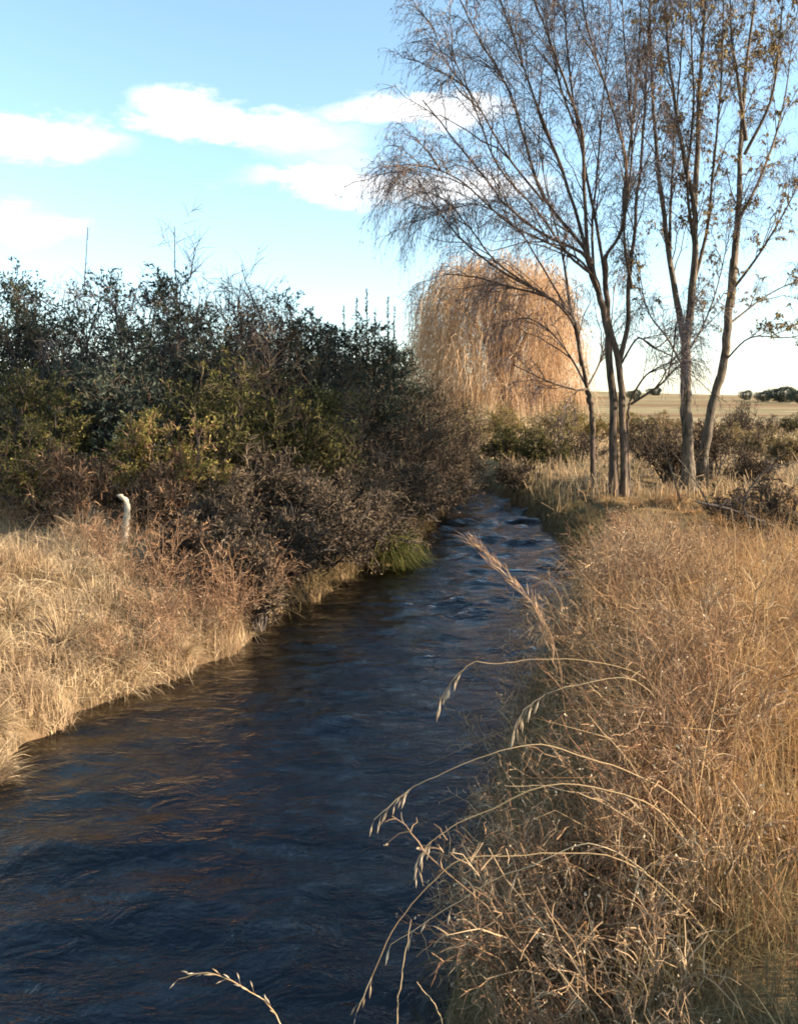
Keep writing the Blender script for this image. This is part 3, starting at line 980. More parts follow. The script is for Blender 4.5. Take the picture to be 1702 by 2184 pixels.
# (px, top py, depth, half width px, kind, label)
TH = [
    (15, 615, 16.5, 160, 'gorse', 'dark evergreen shrub at the edge of the picture, behind the bramble'),
    (190, 632, 15.5, 150, 'gorse', 'dark evergreen shrub below the bare twigs that stick up against the sky'),
    (370, 622, 16.0, 150, 'gorse', 'tallest dark evergreen shrub at the top of the thicket'),
    (520, 600, 16.8, 130, 'purple', 'purplish leafless shrub beside the tallest evergreen in the thicket'),
    (640, 665, 17.5, 130, 'gorse', 'dark evergreen shrub where the thicket top steps down'),
    (770, 705, 19.5, 110, 'gorse', 'dark green shrub under the row of thin upright shoots'),
    (880, 790, 21.0, 90, 'purple', 'brown twiggy shrub at the streamward end of the thicket top'),
    (950, 830, 23.5, 80, 'bramble', 'rusty brown shrub leaning over the far bend of the stream'),
    (80, 790, 13.4, 130, 'olive', 'low olive shrub in front of the evergreen at the picture edge'),
    (270, 770, 13.6, 130, 'gorse', 'dark shrub in the shaded middle of the thicket'),
    (450, 760, 13.8, 130, 'olive', 'olive green shrub in the shaded middle of the thicket'),
    (610, 800, 14.6, 130, 'olive', 'olive shrub with yellowing tips halfway along the thicket'),
    (730, 850, 15.6, 120, 'purple', 'shaded purple-brown shrub overhanging the dark water'),
    (850, 900, 18.0, 110, 'purple', 'grey-brown twiggy shrub hanging towards the stream'),
    (930, 930, 20.5, 85, 'bramble', 'low rusty bramble dipping to the water at the bend'),
    (60, 900, 12.0, 100, 'yellow', 'yellowish sunlit shrub at the picture edge above the pale bank'),
    (285, 880, 12.1, 75, 'yellow', 'yellow-tipped sunlit bush right above the bleached bent branch'),
    (410, 905, 12.2, 85, 'yellow', 'yellow-green sunlit bush beside the dark hollow of the thicket'),
    (150, 960, 11.6, 100, 'bramble', 'tangled reddish bramble between the two sunlit bushes and the grass'),
    (560, 960, 13.0, 110, 'purple', 'bare dusky shrub over the dark hollow above the grass point'),
    (480, 1000, 12.0, 75, 'purple', 'dark leafless bush in the hollow beside the sunlit yellow-green bush'),
    (640, 1010, 12.6, 85, 'purple', 'low dusky bush over the water next to the grass point'),
    (740, 990, 14.2, 85, 'bramble', 'brown bramble trailing over the water midway along the thicket'),
    (830, 985, 16.2, 75, 'purple', 'dusky low bush just behind the fresh green tuft'),
    (895, 985, 18.6, 65, 'bramble', 'brown low bramble at the water past the green tuft'),
    (975, 900, 26.0, 60, 'purple', 'dusky bush closing off the bend of the stream'),
    (350, 1000, 11.7, 75, 'bramble', 'reddish tangle beside the bleached bent branch'),
    (430, 1060, 10.6, 70, 'bramble', 'rusty tangle on the slope below the dark hollow'),
    (515, 1085, 10.3, 60, 'purple', 'dusky twiggy bush low on the slope above the grass point'),
    (395, 1105, 9.9, 60, 'bramble', 'rusty low tangle reaching down the slope next to the bleached branch'),
    (470, 1125, 9.6, 60, 'purple', 'dusky low tangle halfway down the slope to the grass point'),
    (540, 1165, 9.4, 50, 'purple', 'small dusky tangle right on the grass point by the water'),
    (680, 760, 18.6, 120, 'purple', 'dusky shrub filling the thicket behind the olive one'),
    (585, 1075, 11.0, 75, 'purple', 'shaded low bush at the corner where the grass point meets the water'),
    (665, 1050, 12.0, 85, 'bramble', 'trailing brown bramble whose tips touch the dark water'),
    (745, 1025, 13.4, 80, 'purple', 'low twiggy bush between the trailing bramble and the green tuft'),
    (850, 1000, 17.2, 70, 'bramble', 'rusty overhanging bush directly behind the green tuft at the water'),
    (905, 985, 20.0, 60, 'purple', 'shaded bush dipping into the far water beside the pale arching twig'),
    (100, 622, 18.5, 150, 'gorse', 'evergreen shrub at the back of the thicket, second from the picture edge'),
    (290, 625, 18.5, 150, 'gorse', 'evergreen shrub at the back of the thicket under the bare twigs'),
    (460, 620, 19.0, 140, 'gorse', 'evergreen shrub at the back between the tallest one and the purplish one'),
    (590, 640, 19.0, 130, 'gorse', 'evergreen shrub at the back where the thicket top drops'),
    (720, 700, 21.0, 110, 'gorse', 'evergreen shrub at the back below the upright shoots'),
    (840, 750, 22.5, 90, 'gorse', 'evergreen shrub at the back next to the last upright shoot'),
]
for px, py, Yd, hw, kind, lab in TH:
    x, y, hg = by_px(px, py, Yd)
    rx = hw / FPX * Yd
    kw = dict(rx=rx, ry=rx * 0.85, hgt=hg, whips=2 if py < 700 else 1, lean=0.6 if px > 570 and py > 980 else 0.0)
    if kind == 'gorse':
        shrub('evergreen_shrub', lab, (x, y), leaf=M['gorse'], twig=M['purple_twig'], stems=36, n2=9, n3=7, nl=7, leaf_len=0.088, leaf_w=0.035, group=G, bare=0.08, **kw)
    elif kind == 'olive':
        shrub('olive_shrub', lab, (x, y), leaf=M['olive'], twig=M['purple_twig'], stems=32, n2=9, n3=7, nl=6, leaf_len=0.075, leaf_w=0.028, group=G, bare=0.2, **kw)
    elif kind == 'purple':
        shrub('leafless_shrub', lab, (x, y), leaf=M['bramble'], twig=M['purple_twig'], stems=40, n2=10, n3=8, nl=1, leaf_len=0.05, leaf_w=0.025, group=G, bare=0.4, twig_w=0.012, **kw)
    elif kind == 'bramble':
        shrub('bramble_shrub', lab, (x, y), leaf=M['bramble'], twig=M['weed_red'] if px < 400 else M['purple_twig'], stems=34, n2=10, n3=8, nl=2, leaf_len=0.05, leaf_w=0.025, group=G, bare=0.3, twig_w=0.011, **kw)
    else:
        shrub('yellowing_shrub', lab, (x, y), leaf=M['yellowgreen'], twig=M['weed_red'], stems=24, n2=8, n3=7, nl=5, leaf_len=0.055, leaf_w=0.026, group=G, bare=0.35, **kw)

# bare twigs above the thicket
for px, py, Yd, hw, lab in [(200, 500, 16.2, 100, 'bare twigs fanning up above the thicket, nearest the picture edge'),
                            (380, 485, 16.6, 120, 'bare twiggy bush standing highest against the sky above the thicket'),
                            (520, 540, 17.0, 80, 'small bare twigs above the purplish end of the tall thicket')]:
    x, y, hg = by_px(px, py, Yd)
    shrub('bare_shrub', lab, (x, y), hw / FPX * Yd, 0.7, hg, M['bramble'], M['twig'], stems=16, n2=10, n3=7, nl=0, twig_w=0.010, group='bare twiggy bushes above the thicket')

# upright shoots
for k, px in enumerate([732, 757, 782, 806, 828, 845]):
    top = at(px + rng.normal() * 5, [655, 638, 618, 662, 632, 655][k], 20.0 + rng.normal() * 0.6)
    b0 = np.array([top[0], top[1], float(ground_z(top[0], top[1]))])
    o = thing('upright_shoot', b0, 'thin upright leafy shoot standing in a row above the thicket', 'shoot', 'upright shoots above the thicket')
    C = spline([b0, (b0 + top) / 2 + rng.normal(size=3) * 0.06, top], 12)
    qq = Q()
    qq.tube(C[None], np.linspace(0.02, 0.006, 12)[None], 5)
    qq.build('stem', M['bark_dark'], o, False, b0)
    pb, pt = sample(C[None], 190, 0.5)
    qq = Q()
    tt = (pb[:, 2] - b0[2]) / (top[2] - b0[2])
    qq.leaf(pb, nrm(pt * 1.2 + rng.normal(size=pt.shape) * 0.6), (0.24 * (1.15 - tt)) + 0.03, 0.022)
    qq.build('foliage', M['gorse'], o, False, b0)

# shrubs on the right bank and beyond
G2 = 'scrub on the tree bank'
for px, py, Yd, hw, kind, lab in [
    (1090, 905, 27.0, 60, 'olive', 'olive bramble bush on the bank below the orange willow'),
    (1165, 915, 25.0, 60, 'olive', 'grey-green bush on the bank left of the slim tree'),
    (1060, 960, 30.0, 50, 'yellow', 'yellowish low bush where the stream disappears'),
    (1000, 868, 38.0, 50, 'yellow', 'pale yellow brush at the foot of the willow nearest the thicket'),
    (1085, 862, 38.5, 60, 'yellow', 'pale yellow brush hiding the willow trunk'),
    (1190, 860, 36.0, 70, 'yellow', 'yellow-green bush under the edge of the orange willow'),
    (1240, 925, 27.0, 60, 'purple', 'brown leafless bush behind the slim tree'),
    (1110, 985, 22.0, 55, 'purple', 'shaded dark scrub on the steep bank by the water'),
    (1400, 890, 25.0, 80, 'bramble', 'rusty bramble between the twin trunks and the grey trunk'),
    (1440, 915, 19.6, 55, 'purple', 'dark bramble heap at the foot of the grey forked trunk'),
    (1525, 880, 20.8, 70, 'purple', 'dark leafless thicket at the foot of the leaning trunk'),
    (1610, 940, 19.5, 60, 'bramble', 'low brown bramble beyond the leaning trunk at the picture edge'),
    (1590, 850, 33.0, 50, 'purple', 'small grey-brown bush in the field beyond the leaning trunk'),
    (1385, 905, 30.0, 50, 'tan', 'tan scrub in the field seen between the twin trunks and the grey trunk'),
    (1425, 880, 40.0, 55, 'tan', 'pale tan scrub behind the grey forked trunk'),
    (1560, 900, 31.0, 50, 'tan', 'tan scrub just past the leaning trunk'),
    (1630, 915, 29.0, 55, 'tan', 'tan scrub in the field near the picture edge'),
    (1690, 930, 25.0, 50, 'tan', 'tan scrub cut off by the picture edge behind the brush'),
    (1655, 1030, 11.0, 75, 'purple', 'dark leafless brush behind the golden grass at the picture edge'),
    (1560, 1055, 12.5, 55, 'purple', 'low dark brush behind the fallen branch'),
    (1575, 880, 50.0, 40, 'purple', 'far hedge bush in the field, first to the side of the leaning trunk'),
    (1640, 888, 49.0, 42, 'purple', 'far hedge bush in the field, second from the leaning trunk'),
    (1700, 884, 48.0, 45, 'olive', 'far hedge bush in the field, cut off by the picture edge'),
    (1330, 885, 44.0, 60, 'yellow', 'pale yellow scrub in the field behind the twin trunks'),
    (1265, 880, 42.0, 45, 'yellow', 'yellowish scrub in the field behind the slim tree'),
]:
    x, y, hg = by_px(px, py, Yd)
    rx = hw / FPX * Yd
    hg = max(hg, 0.5)
    lf, tw = {'tan': ('straw_dull', 'weed'), 'olive': ('olive', 'purple_twig'), 'yellow': ('yellowgreen', 'weed'), 'purple': ('bramble', 'purple_twig'), 'bramble': ('bramble', 'purple_twig')}[kind]
    nm = {'tan': 'tan_shrub', 'olive': 'olive_shrub', 'yellow': 'yellowing_shrub', 'purple': 'leafless_shrub', 'bramble': 'bramble_shrub'}[kind]
    shrub(nm, lab, (x, y), rx, rx * 0.8, hg, M[lf], M[tw], stems=24, n2=8, n3=7, nl=1 if kind in ('purple', 'bramble') else 5, leaf_len=0.07, leaf_w=0.03,
          bare=0.3, twig_w=0.013, group=G2)

# unseen shrub added out of the picture to shade the near corner
shrub('bramble_shrub', 'unseen bramble added outside the picture to shade the near corner of the bank', (3.0, 1.5), 0.65, 0.38, 1.05, M['bramble'], M['weed_red'], stems=40, n2=9, n3=8, nl=9)

# far trees on the skyline
for k, (px, py, Yd, hw) in enumerate([(1668, 824, 300, 30), (1708, 829, 280, 24), (1395, 846, 420, 16), (880, 705, 95, 16), (1352, 848, 330, 16), (1590, 846, 340, 14), (1628, 843, 310, 18)]):
    p = at(px, py, Yd)
    gz = float(ground_z(p[0], p[1]))
    rx = hw / FPX * Yd
    labs = ['dark evergreen tree on the skyline beyond the field', 'second dark tree on the skyline at the picture edge',
            'faint far tree on the skyline between the trunks', 'dark narrow tree behind the thicket beside the willow',
            'far low tree on the skyline just right of the twin trunks', 'far low tree on the skyline beside the leaning trunk', 'far low tree on the skyline between the leaning trunk and the dark evergreen']
    b = np.array([p[0], p[1], gz])
    o = thing('far_tree', b, labs[k], 'tree', 'far trees')
    hg = max(p[2] - gz, 4.0)
    qq = Q()
    qq.tube(np.array([[b + [0, 0, -0.3], b + [0, 0, hg * 0.3], b + [0, 0, hg * 0.8]]]), np.array([[0.03, 0.025, 0.01]]) * hg, 6)
    qq.build('trunk', M['bark_dark'], o, False, b)
    N = 5000
    v = nrm(rng.normal(size=(N, 3))) * rng.uniform(0.3, 1, (N, 1)) ** 0.4 * np.array([rx, rx, hg * 0.5])
    v *= 1 + 0.18 * np.sin(v[:, :1] * 5 / rx) + 0.1 * np.sin(v[:, 2:] * 9 / hg)
    qq = Q()
    qq.leaf(b + [0, 0, hg * 0.5] + v, nrm(rng.normal(size=(N, 3))), 0.09 * rx, 0.05 * rx)
    qq.build('crown', M['gorse'], o, False, b)

# ------------------------------------------------------------------ dry weeds


def weed_proto(seed, mat, hgt, stems=16, dots=True):
    """returns part meshes of a branching dry weed about hgt tall"""
    global rng
    keep = rng
    rng = np.random.default_rng(seed)
    th = rng.uniform(0, 2 * math.pi, stems)
    out = rng.uniform(0.15, 0.8, stems) * hgt
    e = np.stack([out * np.cos(th), out * np.sin(th), hgt * rng.uniform(0.55, 1.0, stems)], -1)
    st = np.stack([0.05 * np.cos(th), 0.05 * np.sin(th), np.full(stems, -0.04)], -1)
    K = 7
    s = np.linspace(0, 1, K)[None, :, None]
    mid = st * 0.55 + e * 0.45 + np.array([0, 0, 0.25 * hgt])
    P = (1 - s) ** 2 * st[:, None] + 2 * s * (1 - s) * mid[:, None] + s ** 2 * e[:, None]
    P[:, 1:] += rng.normal(size=(stems, K - 1, 3)) * 0.02 * hgt
    a = Q()
    a.tube(P, np.linspace(0.0035, 0.0018, K)[None], 4)
    S = kids(P, 7, 0.25, 0.36 * hgt, 0.7, 0.7, 0.25, 0.2, 5, 0.06)
    T = kids(S, 4, 0.2, 0.17 * hgt, 0.7, 0.8, 0.15, 0.2, 4, 0.07)
    b = Q()
    b.ribbon(S, np.linspace(0.0042, 0.002, 5)[None])
    b.ribbon(T, np.linspace(0.0034, 0.0018, 4)[None])
    c = Q()
    tips = T[:, -1]
    tips = tips[rng.random(len(tips)) < 0.10]
    n = len(tips)
    for _ in range(2):
        c.leaf(tips + rng.normal(size=(n, 3)) * 0.003, nrm(rng.normal(size=(n, 3))), 0.011, 0.008)
    r = [('stems', a.mesh('stems', mat)), ('twigs', b.mesh('twigs', mat)), ('seed_heads', c.mesh('seed_heads', M['seed']))]
    rng = keep
    return r


PROTO = {'weed': [weed_proto(101 + k, M['weed'], 0.62, 16) for k in range(4)],
         'red': [weed_proto(201 + k, M['weed_red'], 0.62, 14) for k in range(3)]}


def place_weed(kind, k, x, y, s, rz, label, group):
    z = float(ground_z(x, y))
    o = thing('dry_weed', (x, y, z - 0.01), label, 'weed', group)
    o.rotation_euler = (rng.normal() * 0.12, rng.normal() * 0.12, rz)
    o.scale = (s, s, s * rng.uniform(0.85, 1.15))
    for nm, me in PROTO[kind][k % len(PROTO[kind])]:
        c = bpy.data.objects.new(nm, me)
        col.objects.link(c)
        c.parent = o
        c['kind'] = 'stuff'


GW = 'dry weeds on the near bank'
k = 0
# the heap of weeds at the water's edge near the camera, and the run of weeds behind it
for (x0, y0, n, sx, sy, smin, smax, lab) in [
        (0.60, 2.8, 16, 0.18, 0.28, 0.75, 1.1, 'branching brown dry weed in the heap under the two arching stems'),
        (0.98, 3.6, 10, 0.22, 0.3, 0.7, 1.0, 'branching purplish dry weed just above the arching stems'),
        (1.3, 4.7, 17, 0.3, 0.5, 0.75, 1.15, 'purplish dry weed at the foot of the feathery plume'),
        (1.85, 6.3, 18, 0.42, 0.6, 0.85, 1.2, 'purplish-brown dry weed along the water behind the feathery plume'),
        (2.5, 8.2, 17, 0.5, 0.8, 0.85, 1.2, 'dusky dry weed along the water before the shaded bank'),
        (3.2, 10.5, 5, 0.6, 0.9, 0.6, 0.9, 'dusky dry weed on the crest of the bank before the twin trunks'),
        (2.6, 6.0, 14, 0.6, 1.0, 0.8, 1.2, 'reddish-brown dry weed standing amid the golden grass'),
        (0.58, 2.15, 7, 0.14, 0.15, 0.5, 0.8, 'brown dry weed hanging over the water at the bottom edge')]:
    for _ in range(n):
        x = x0 + rng.normal() * sx
        y = y0 + rng.normal() * sy
        e1 = float(edges(np.array([y]))[1][0])
        x = max(x, e1 + rng.uniform(0.05, 0.3))
        place_weed('weed' if rng.random() < 0.65 else 'red', k, x, y, rng.uniform(smin, smax), rng.uniform(0, 6.28), lab, GW)
        k += 1
LW2 = 'reddish-brown dry weed between the pale grass and the dark thicket'
for (px, py) in [(30, 1130), (90, 1120), (150, 1135), (205, 1125), (240, 1180), (310, 1150), (360, 1160), (410, 1170), (330, 1215), (390, 1225), (450, 1215), (480, 1240), (350, 1250), (420, 1262), (470, 1275), (280, 1225), (230, 1215), (170, 1180), (510, 1265),
                 (290, 1120), (120, 1090), (60, 1100), (430, 1130), (520, 1220), (600, 1230), (680, 1200), (740, 1180)]:
    p = on_z(px + rng.normal() * 12, py + rng.normal() * 8, 0.8)
    e0 = float(edges(np.array([p[1]]))[0][0])
    place_weed('red', k, min(p[0], e0 - 0.1), p[1], rng.uniform(0.8, 1.5), rng.uniform(0, 6.28), LW2, 'dry weeds below the thicket')
    k += 1

# ------------------------------------------------------------------ grass tussocks


def tussock_proto(seed, mat, hgt, n, wid):
    """a fountain of arching blades"""
    global rng
    keep = rng
    rng = np.random.default_rng(seed)
    th = rng.uniform(0, 2 * math.pi, n) 
    th += 0.5 * np.sin(th * 2 + seed)
    r0 = 0.10 * hgt * np.sqrt(rng.random(n))
    a = np.abs(rng.normal(0.0, 0.55, n)) + 0.1                     # lean at the foot
    L = hgt * rng.uniform(0.45, 1.25, n)
    cv = rng.uniform(0.2, 1.6, n)                                   # how far it bows over
    K = 6
    s_ = np.linspace(0, 1, K)
    P = np.zeros((n, K, 3))
    P[:, 0] = np.stack([r0 * np.cos(th), r0 * np.sin(th), np.full(n, -0.03)], -1)
    for k_ in range(1, K):
        an = a + cv * s_[k_] ** 1.4
        tw_ = th + rng.normal(size=n) * 0.12
        st_ = L / (K - 1)
        P[:, k_] = P[:, k_ - 1] + np.stack([np.sin(an) * np.cos(tw_) * st_, np.sin(an) * np.sin(tw_) * st_, np.cos(an) * st_], -1)
    P[:, :, 2] = np.maximum(P[:, :, 2], -0.03)
    q_ = Q()
    side = nrm(np.cross(np.stack([np.cos(th), np.sin(th), 0 * th], -1), np.array([0, 0, 1.0])) + rng.normal(size=(n, 3)) * 0.6)
    q_.ribbon(P, (wid * rng.uniform(0.6, 1.4, n))[:, None] * np.array([1, 1, 0.85, 0.65, 0.4, 0.12])[None], side)
    me = q_.mesh('blades', mat)
    rng = keep
    return me


TUS = {'gold': [tussock_proto(300 + k, M['straw_gold'], 0.62, 420, 0.0055) for k in range(5)],
       'pale': [tussock_proto(320 + k, M['straw_pale'], 0.34, 300, 0.008) for k in range(4)],
       'far': [tussock_proto(340 + k, M['straw_gold'], 0.45, 220, 0.012) for k in range(3)]}


def tussock(kind, k, x, y, s_, label, group):
    o = thing('grass_tussock', (x, y, float(ground_z(x, y)) - 0.01), label, 'grass tussock', group)
    o.rotation_euler = (rng.normal() * 0.1, rng.normal() * 0.1, rng.uniform(0, 6.28))
    o.scale = (s_, s_, s_ * rng.uniform(0.8, 1.2))
    c = bpy.data.objects.new('blades', TUS[kind][k % len(TUS[kind])])
    col.objects.link(c)
    c.parent = o
    c['kind'] = 'stuff'


k = 0
for (y0, y1, n, dmin, dmax, s0, s1, kind, lab) in [
        (2.8, 3.6, 7, 0.95, 1.5, 0.4, 0.6, 'gold', 'golden arching tussock beside the slanting stems near the shaded corner'),
        (3.7, 5.5, 18, 1.1, 2.5, 0.7, 1.15, 'gold', 'tall golden tussock glowing behind the arching stems'),
        (5.5, 8.0, 22, 1.1, 3.4, 0.6, 1.05, 'gold', 'golden tussock in the middle of the sunlit bank'),
        (8.0, 11.5, 20, 0.9, 4.2, 0.5, 0.85, 'far', 'bleached tussock towards the crest of the sunlit bank'),
        (11.5, 16.5, 26, 0.2, 5.5, 0.5, 0.9, 'far', 'small tussock in the short grass before the tree trunks')]:
    for _ in range(n):
        y = rng.uniform(y0, y1)
        x = float(edges(np.array([y]))[1][0]) + rng.uniform(dmin, dmax)
        if x > y * 0.475 + 0.3:
            x = y * 0.475 + 0.3 - rng.uniform(0, 1.0)
        tussock(kind, k, x, y, rng.uniform(s0, s1), lab, 'golden tussocks on the sunlit bank')
        k += 1
for (y0, y1, n, dmin, dmax, s0, s1, lab) in [
        (5.6, 7.6, 20, 0.05, 1.6, 0.7, 1.3, 'pale tussock low on the near end of the straw bank'),
        (7.6, 11.0, 34, 0.05, 3.4, 0.7, 1.4, 'pale tussock on the straw slope below the thicket')]:
    for _ in range(n):
        y = rng.uniform(y0, y1)
        x = max(float(edges(np.array([y]))[0][0]) - rng.uniform(dmin, dmax), -y * 0.475 - 0.2)
        tussock('pale', k, x, y, rng.uniform(s0, s1), lab, 'pale tussocks on the straw bank')
        k += 1

# ------------------------------------------------------------------ long arching grass stems with seed heads


def stem(label, pts, Y, r=0.0026, heads=0, head_len=0.035, name='arching_grass_stem', Yend=None, hang=True, mat='reed', frac=0.28, group=None):
    """pts from the root to the tip, in picture coordinates; depth Y to Yend"""
    n = len(pts)
    P = np.array([at(a, b, Y + ((Yend or Y) - Y) * k_ / (n - 1)) for k_, (a, b) in enumerate(pts)])
    b = P[0].copy()
    b[2] = max(float(ground_z(b[0], b[1])), 0.0)
    if P[0, 2] > b[2] + 0.05:
        P = np.vstack([b - [0, 0, 0.02], P])
    root = thing(name, b, label, 'grass stem', group)
    C = spline(P, 40)
    C[1:] += np.cumsum(rng.normal(size=(39, 3)) * 0.0020 * Y / 2.5, axis=0)
    qq = Q()
    qq.tube(C[None], np.linspace(r, r * 0.45, 40)[None], 6)
    qq.build('stem', M[mat], root, True, b)
    if heads:
        hd = Q()
        k0 = int(40 * (1 - frac))
        idx = np.linspace(k0, 39, heads).astype(int)
        sp = []
        for j, i_ in enumerate(idx):
            p = C[i_]
            t = nrm(C[min(i_ + 1, 39)] - C[max(i_ - 1, 0)])
            d_ = nrm(t * 0.75 + rng.normal(size=3) * 0.28 + np.array([0, 0, -0.75 if hang else 0.1]))
            L = head_len * rng.uniform(0.5, 1.0)
            e = p + d_ * L
            sp.append((p, e, nrm(d_ + np.array([0, 0, -0.5 if hang else 0.0]))))
        hd.tube(C[k0:][None], np.linspace(r * 0.75, r * 0.5, 40 - k0)[None], 6)
        h = hd.build('seed_head', M[mat], root, False, b)
        for p, e, d_ in sp:
            L = head_len * rng.uniform(0.7, 1.25)
            s_ = np.linspace(0, 1, 6)
            ax = e + d_ * L * s_[:, None] + np.array([0, 0, -0.12 * L]) * (s_ ** 2)[:, None]
            ax = np.vstack([p, (p + e) / 2, ax])
            qs = Q()
            qs.tube(ax[None], (np.array([0.012 * 0.8 / 0.085 * 1.2, 0.012 * 0.7 / 0.085 * 1.2, 0.25, 0.85, 1.0, 0.8, 0.45, 0.1]) * L * 0.085)[None], 6)
            qs.build('spikelet', M['seed'], h, True, b)
    return root


stem('arching pale stem whose drooping seed head reaches farthest over the water', [(1680, 2080), (1560, 1850), (1440, 1700), (1330, 1642), (1240, 1612), (1145, 1588), (1050, 1606), (930, 1652), (868, 1690), (800, 1750)], 2.55, heads=12, head_len=0.032, frac=0.15)
stem('arching pale stem just below the farthest-reaching one, seeds hanging in two tufts', [(1620, 2090), (1520, 1880), (1420, 1745), (1340, 1700), (1180, 1675), (1010, 1738), (935, 1778), (905, 1810), (890, 1855)], 2.45, heads=12, head_len=0.032, frac=0.22)
stem('bare arching stem bending down to the water at the bottom', [(1600, 2140), (1480, 1960), (1340, 1850), (1200, 1826), (1080, 1832), (990, 1838), (940, 1868), (880, 1938), (830, 2012), (790, 2110), (770, 2160)], 2.3, r=0.0022, heads=4, head_len=0.03, frac=0.15)
stem('short seeded stem lying just under the bare arching one', [(1560, 2080), (1400, 1880), (1280, 1800), (1200, 1815), (1120, 1850), (1040, 1885), (960, 1935), (890, 1985), (835, 2025)], 2.4, r=0.002, heads=7, head_len=0.035, frac=0.5)
stem('reddish feathery plume rising over the middle of the stream', [(1235, 1800), (1215, 1600), (1190, 1420), (1150, 1315), (1090, 1240), (1045, 1190), (1002, 1150)], 3.6, r=0.002, name='plume_grass_stem', mat='plume')
stem('level stem with two hanging seed tufts beside the feathery plume', [(1500, 1600), (1380, 1450), (1240, 1405), (1120, 1408), (1040, 1412), (1005, 1412), (970, 1440), (940, 1490)], 3.7, heads=10, head_len=0.045, frac=0.2)
stem('drooping seed head close below the level stem with two tufts', [(1480, 1650), (1400, 1500), (1320, 1450), (1200, 1462), (1130, 1490), (1095, 1520), (1078, 1560)], 3.5, heads=12, head_len=0.045, frac=0.36)
stem('straight upright stem standing in the water at the bottom', [(835, 2520), (848, 2190), (856, 2100), (866, 2010), (873, 1950)], 2.1, r=0.0022)
stem('short bent stem at the bottom edge beside the upright one', [(1010, 2420), (955, 2200), (930, 2140), (895, 2092)], 2.1, r=0.0018)
stem('lone pale feathery seed head over the dark water at the bottom', [(850, 2700), (700, 2420), (630, 2260), (588, 2165), (545, 2115), (500, 2085), (455, 2068), (390, 2082)], 1.7, r=0.0018, heads=16, head_len=0.016, frac=0.48, hang=False, mat='reed')
ls = [([(1640, 2110), (1500, 1900), (1330, 1740), (1190, 1690), (1080, 1690)], 'long straight stem slanting through the weeds under the two arching stems'),
      ([(1620, 2120), (1400, 1960), (1240, 1850), (1150, 1800)], 'slanting stem crossing the shaded weed heap near the corner'),
      ([(1700, 2130), (1560, 1960), (1440, 1780), (1330, 1600), (1250, 1520)], 'steep slanting stem along the sunlit edge of the weed heap'),
      ([(1590, 2080), (1510, 1930), (1450, 1830), (1300, 1800), (1180, 1830)], 'kinked slanting stem above the shaded corner'),
      ([(1700, 1800), (1600, 1560), (1560, 1330), (1550, 1160), (1545, 1090)], 'tall upright stalk rising above the golden grass'),
      ([(1560, 1700), (1490, 1500), (1440, 1330), (1400, 1240), (1330, 1240)], 'stalk bowing over at the crest of the golden grass')]
for pts, lab in ls:
    stem(lab, pts, 2.6 if pts[0][1] > 2000 else 4.6, r=0.002 if pts[0][1] > 2000 else 0.003)

# the plume's bristles
root = [o for o in bpy.data.objects if o.name.startswith('plume_grass_stem')][0]
C = spline(np.array([at(a, b, 3.6) for a, b in [(1205, 1480), (1150, 1315), (1090, 1240), (1045, 1190), (1002, 1150)]]), 40)
pb, pt = sample(C[None], 170, 0.0)
qq = Q()
qq.leaf(pb + rng.normal(size=pb.shape) * 0.008, nrm(pt * 1.0 + rng.normal(size=pt.shape) * 0.24), rng.uniform(0.03, 0.10, len(pb)), 0.003)
qq.build('plume', M['plume'], root, False, np.array(root.location))

# ------------------------------------------------------------------ loose wood


def stick(name, label, pts, Y, r0, r1, mat, twigs=0, Yend=None, cat='branch', ground=True):
    n = len(pts)
    P = np.array([at(a, b, Y + ((Yend or Y) - Y) * k_ / (n - 1)) for k_, (a, b) in enumerate(pts)])
    b = P[0].copy()
    root = thing(name, b, label, cat)
    C = spline(P, 24)
    C += rng.normal(size=C.shape) * r0 * 0.12
    qq = Q()
    Rs = np.linspace(r0, r1, 24)
    Rs[[0, 1, -2, -1]] *= np.array([0.25, 0.8, 0.8, 0.2])
    Rs *= 1 + 0.1 * rng.normal(size=24)
    qq.tube(C[None], Rs[None], 8)
    qq.build('branch', mat, root, True, b)
    if twigs:
        S = kids(C[None], twigs, 0.15, 0.25 * np.linalg.norm(C[-1] - C[0]), 0.8, 0.7, 0.1, 0.1, 5, 0.06)
        T = kids(S, 3, 0.2, 0.08 * np.linalg.norm(C[-1] - C[0]), 0.8, 0.7, 0.1, 0.1, 4, 0.06)
        qq = Q()
        qq.tube(S, np.linspace(r0 * 0.45, r1 * 0.5, 5)[None], 4)
        qq.tube(T, np.linspace(r0 * 0.25, r1 * 0.35, 4)[None], 3)
        qq.build('twigs', mat, root, False, b)
    return root


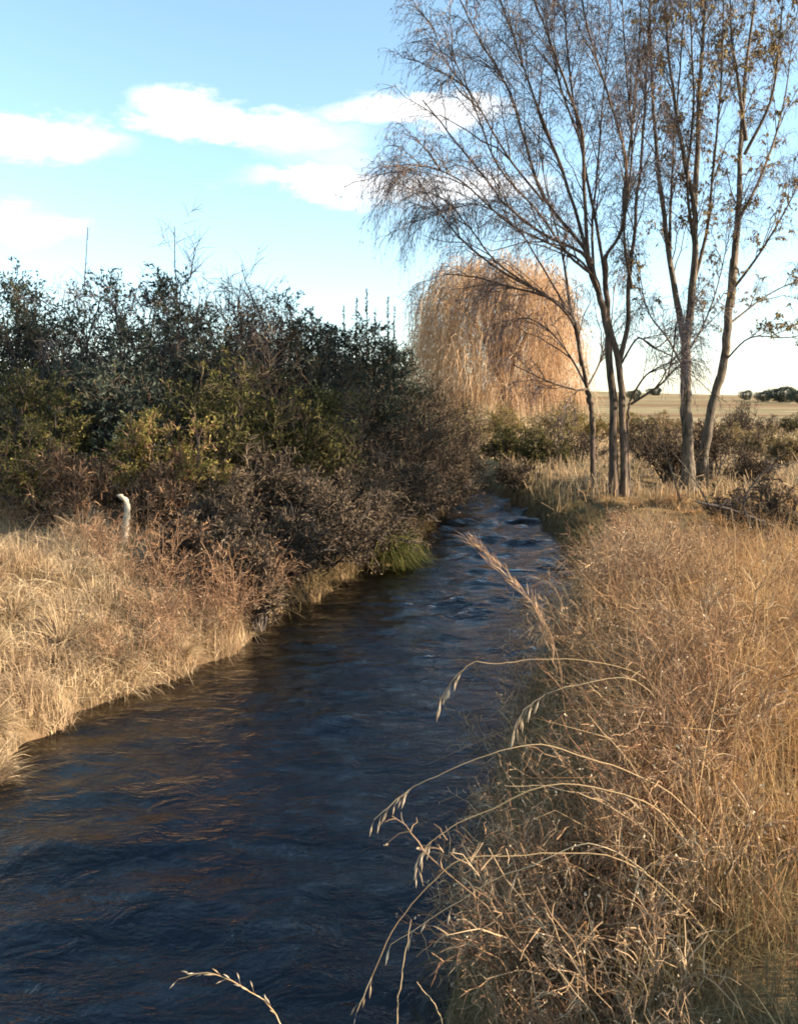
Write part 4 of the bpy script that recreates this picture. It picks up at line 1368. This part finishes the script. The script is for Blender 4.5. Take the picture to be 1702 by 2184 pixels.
stick('bleached_branch', 'bleached bent branch hooked like a cane at the top of the grass', [(262, 1170), (268, 1130), (272, 1095), (268, 1068), (252, 1055)], 10.5, 0.045, 0.03, M['bleached'])
stick('dark_bough', 'dark thin bough reaching out of the thicket above the water', [(560, 1165), (620, 1140), (690, 1110), (760, 1095), (830, 1085)], 13.2, 0.025, 0.008, M['bark_dark'], 8)
stick('dark_bough', 'dark low bough bent just above the waterline under the thicket', [(560, 1185), (630, 1172), (700, 1180), (760, 1170)], 13.4, 0.022, 0.008, M['bark_dark'], 6)
stick('fallen_branch', 'dark fallen branch lying behind the golden grass at the picture edge', [(1480, 1070), (1560, 1088), (1640, 1118), (1720, 1155)], 10.5, 0.02, 0.009, M['bark_dark'], 10)
stick('fallen_branch', 'dark forked dead branch standing up behind the golden grass', [(1600, 1130), (1585, 1080), (1600, 1040), (1640, 1000), (1700, 985)], 10.3, 0.018, 0.007, M['bark_dark'], 10)
stick('leaning_pole', 'thin grey dead pole leaning beside the twin trunks', [(1452, 1075), (1430, 1000), (1408, 930), (1392, 890)], 15.5, 0.016, 0.008, M['bark_grey'])
stick('leaning_pole', 'grey dead stalk leaning in front of the leaning trunk', [(1520, 1095), (1490, 1040), (1455, 990), (1430, 960)], 15.0, 0.016, 0.008, M['bark_grey'], 5)
stick('pale_bough', 'pale arching twig over the far water under the thicket end', [(800, 1090), (850, 1083), (900, 1092), (935, 1108)], 17.0, 0.016, 0.006, M['bark_pale'], 5)

# fresh green tuft trailing in the water under the thicket
c0 = on_z(845, 1175, 0.15)
o = thing('green_tuft', (c0[0], c0[1], 0.12), 'fresh green grass tuft trailing into the water under the thicket', 'grass tuft')
N = 1300
qq = Q()
ang = rng.uniform(0, 6.28, N)
rad = np.sqrt(rng.random(N))
base = np.stack([c0[0] + 0.35 * rad * np.cos(ang) - 0.2, c0[1] + 0.9 * rad * np.sin(ang), rng.uniform(0.1, 0.5, N)], -1)
K = 5
s = np.linspace(0, 1, K)
dirs = nrm(np.stack([rng.normal(0.5, 0.5, N), rng.normal(-0.3, 0.5, N), rng.uniform(0.3, 1.2, N)], -1))
ln = rng.uniform(0.35, 0.75, N)
P = base[:, None] + dirs[:, None] * (ln[:, None] * s)[..., None]
P[:, :, 2] -= ln[:, None] * 1.05 * s ** 2
P[:, :, 2] = np.maximum(P[:, :, 2], 0.02)
qq.ribbon(P, np.array([0.010, 0.012, 0.010, 0.007, 0.003])[None])
qq.build('blades', M['fresh'], o, False, np.array(o.location))

tris = sum(len(m.polygons) * 2 for m in bpy.data.meshes)
print('TRIS', tris, 'OBJ', len(bpy.data.objects))
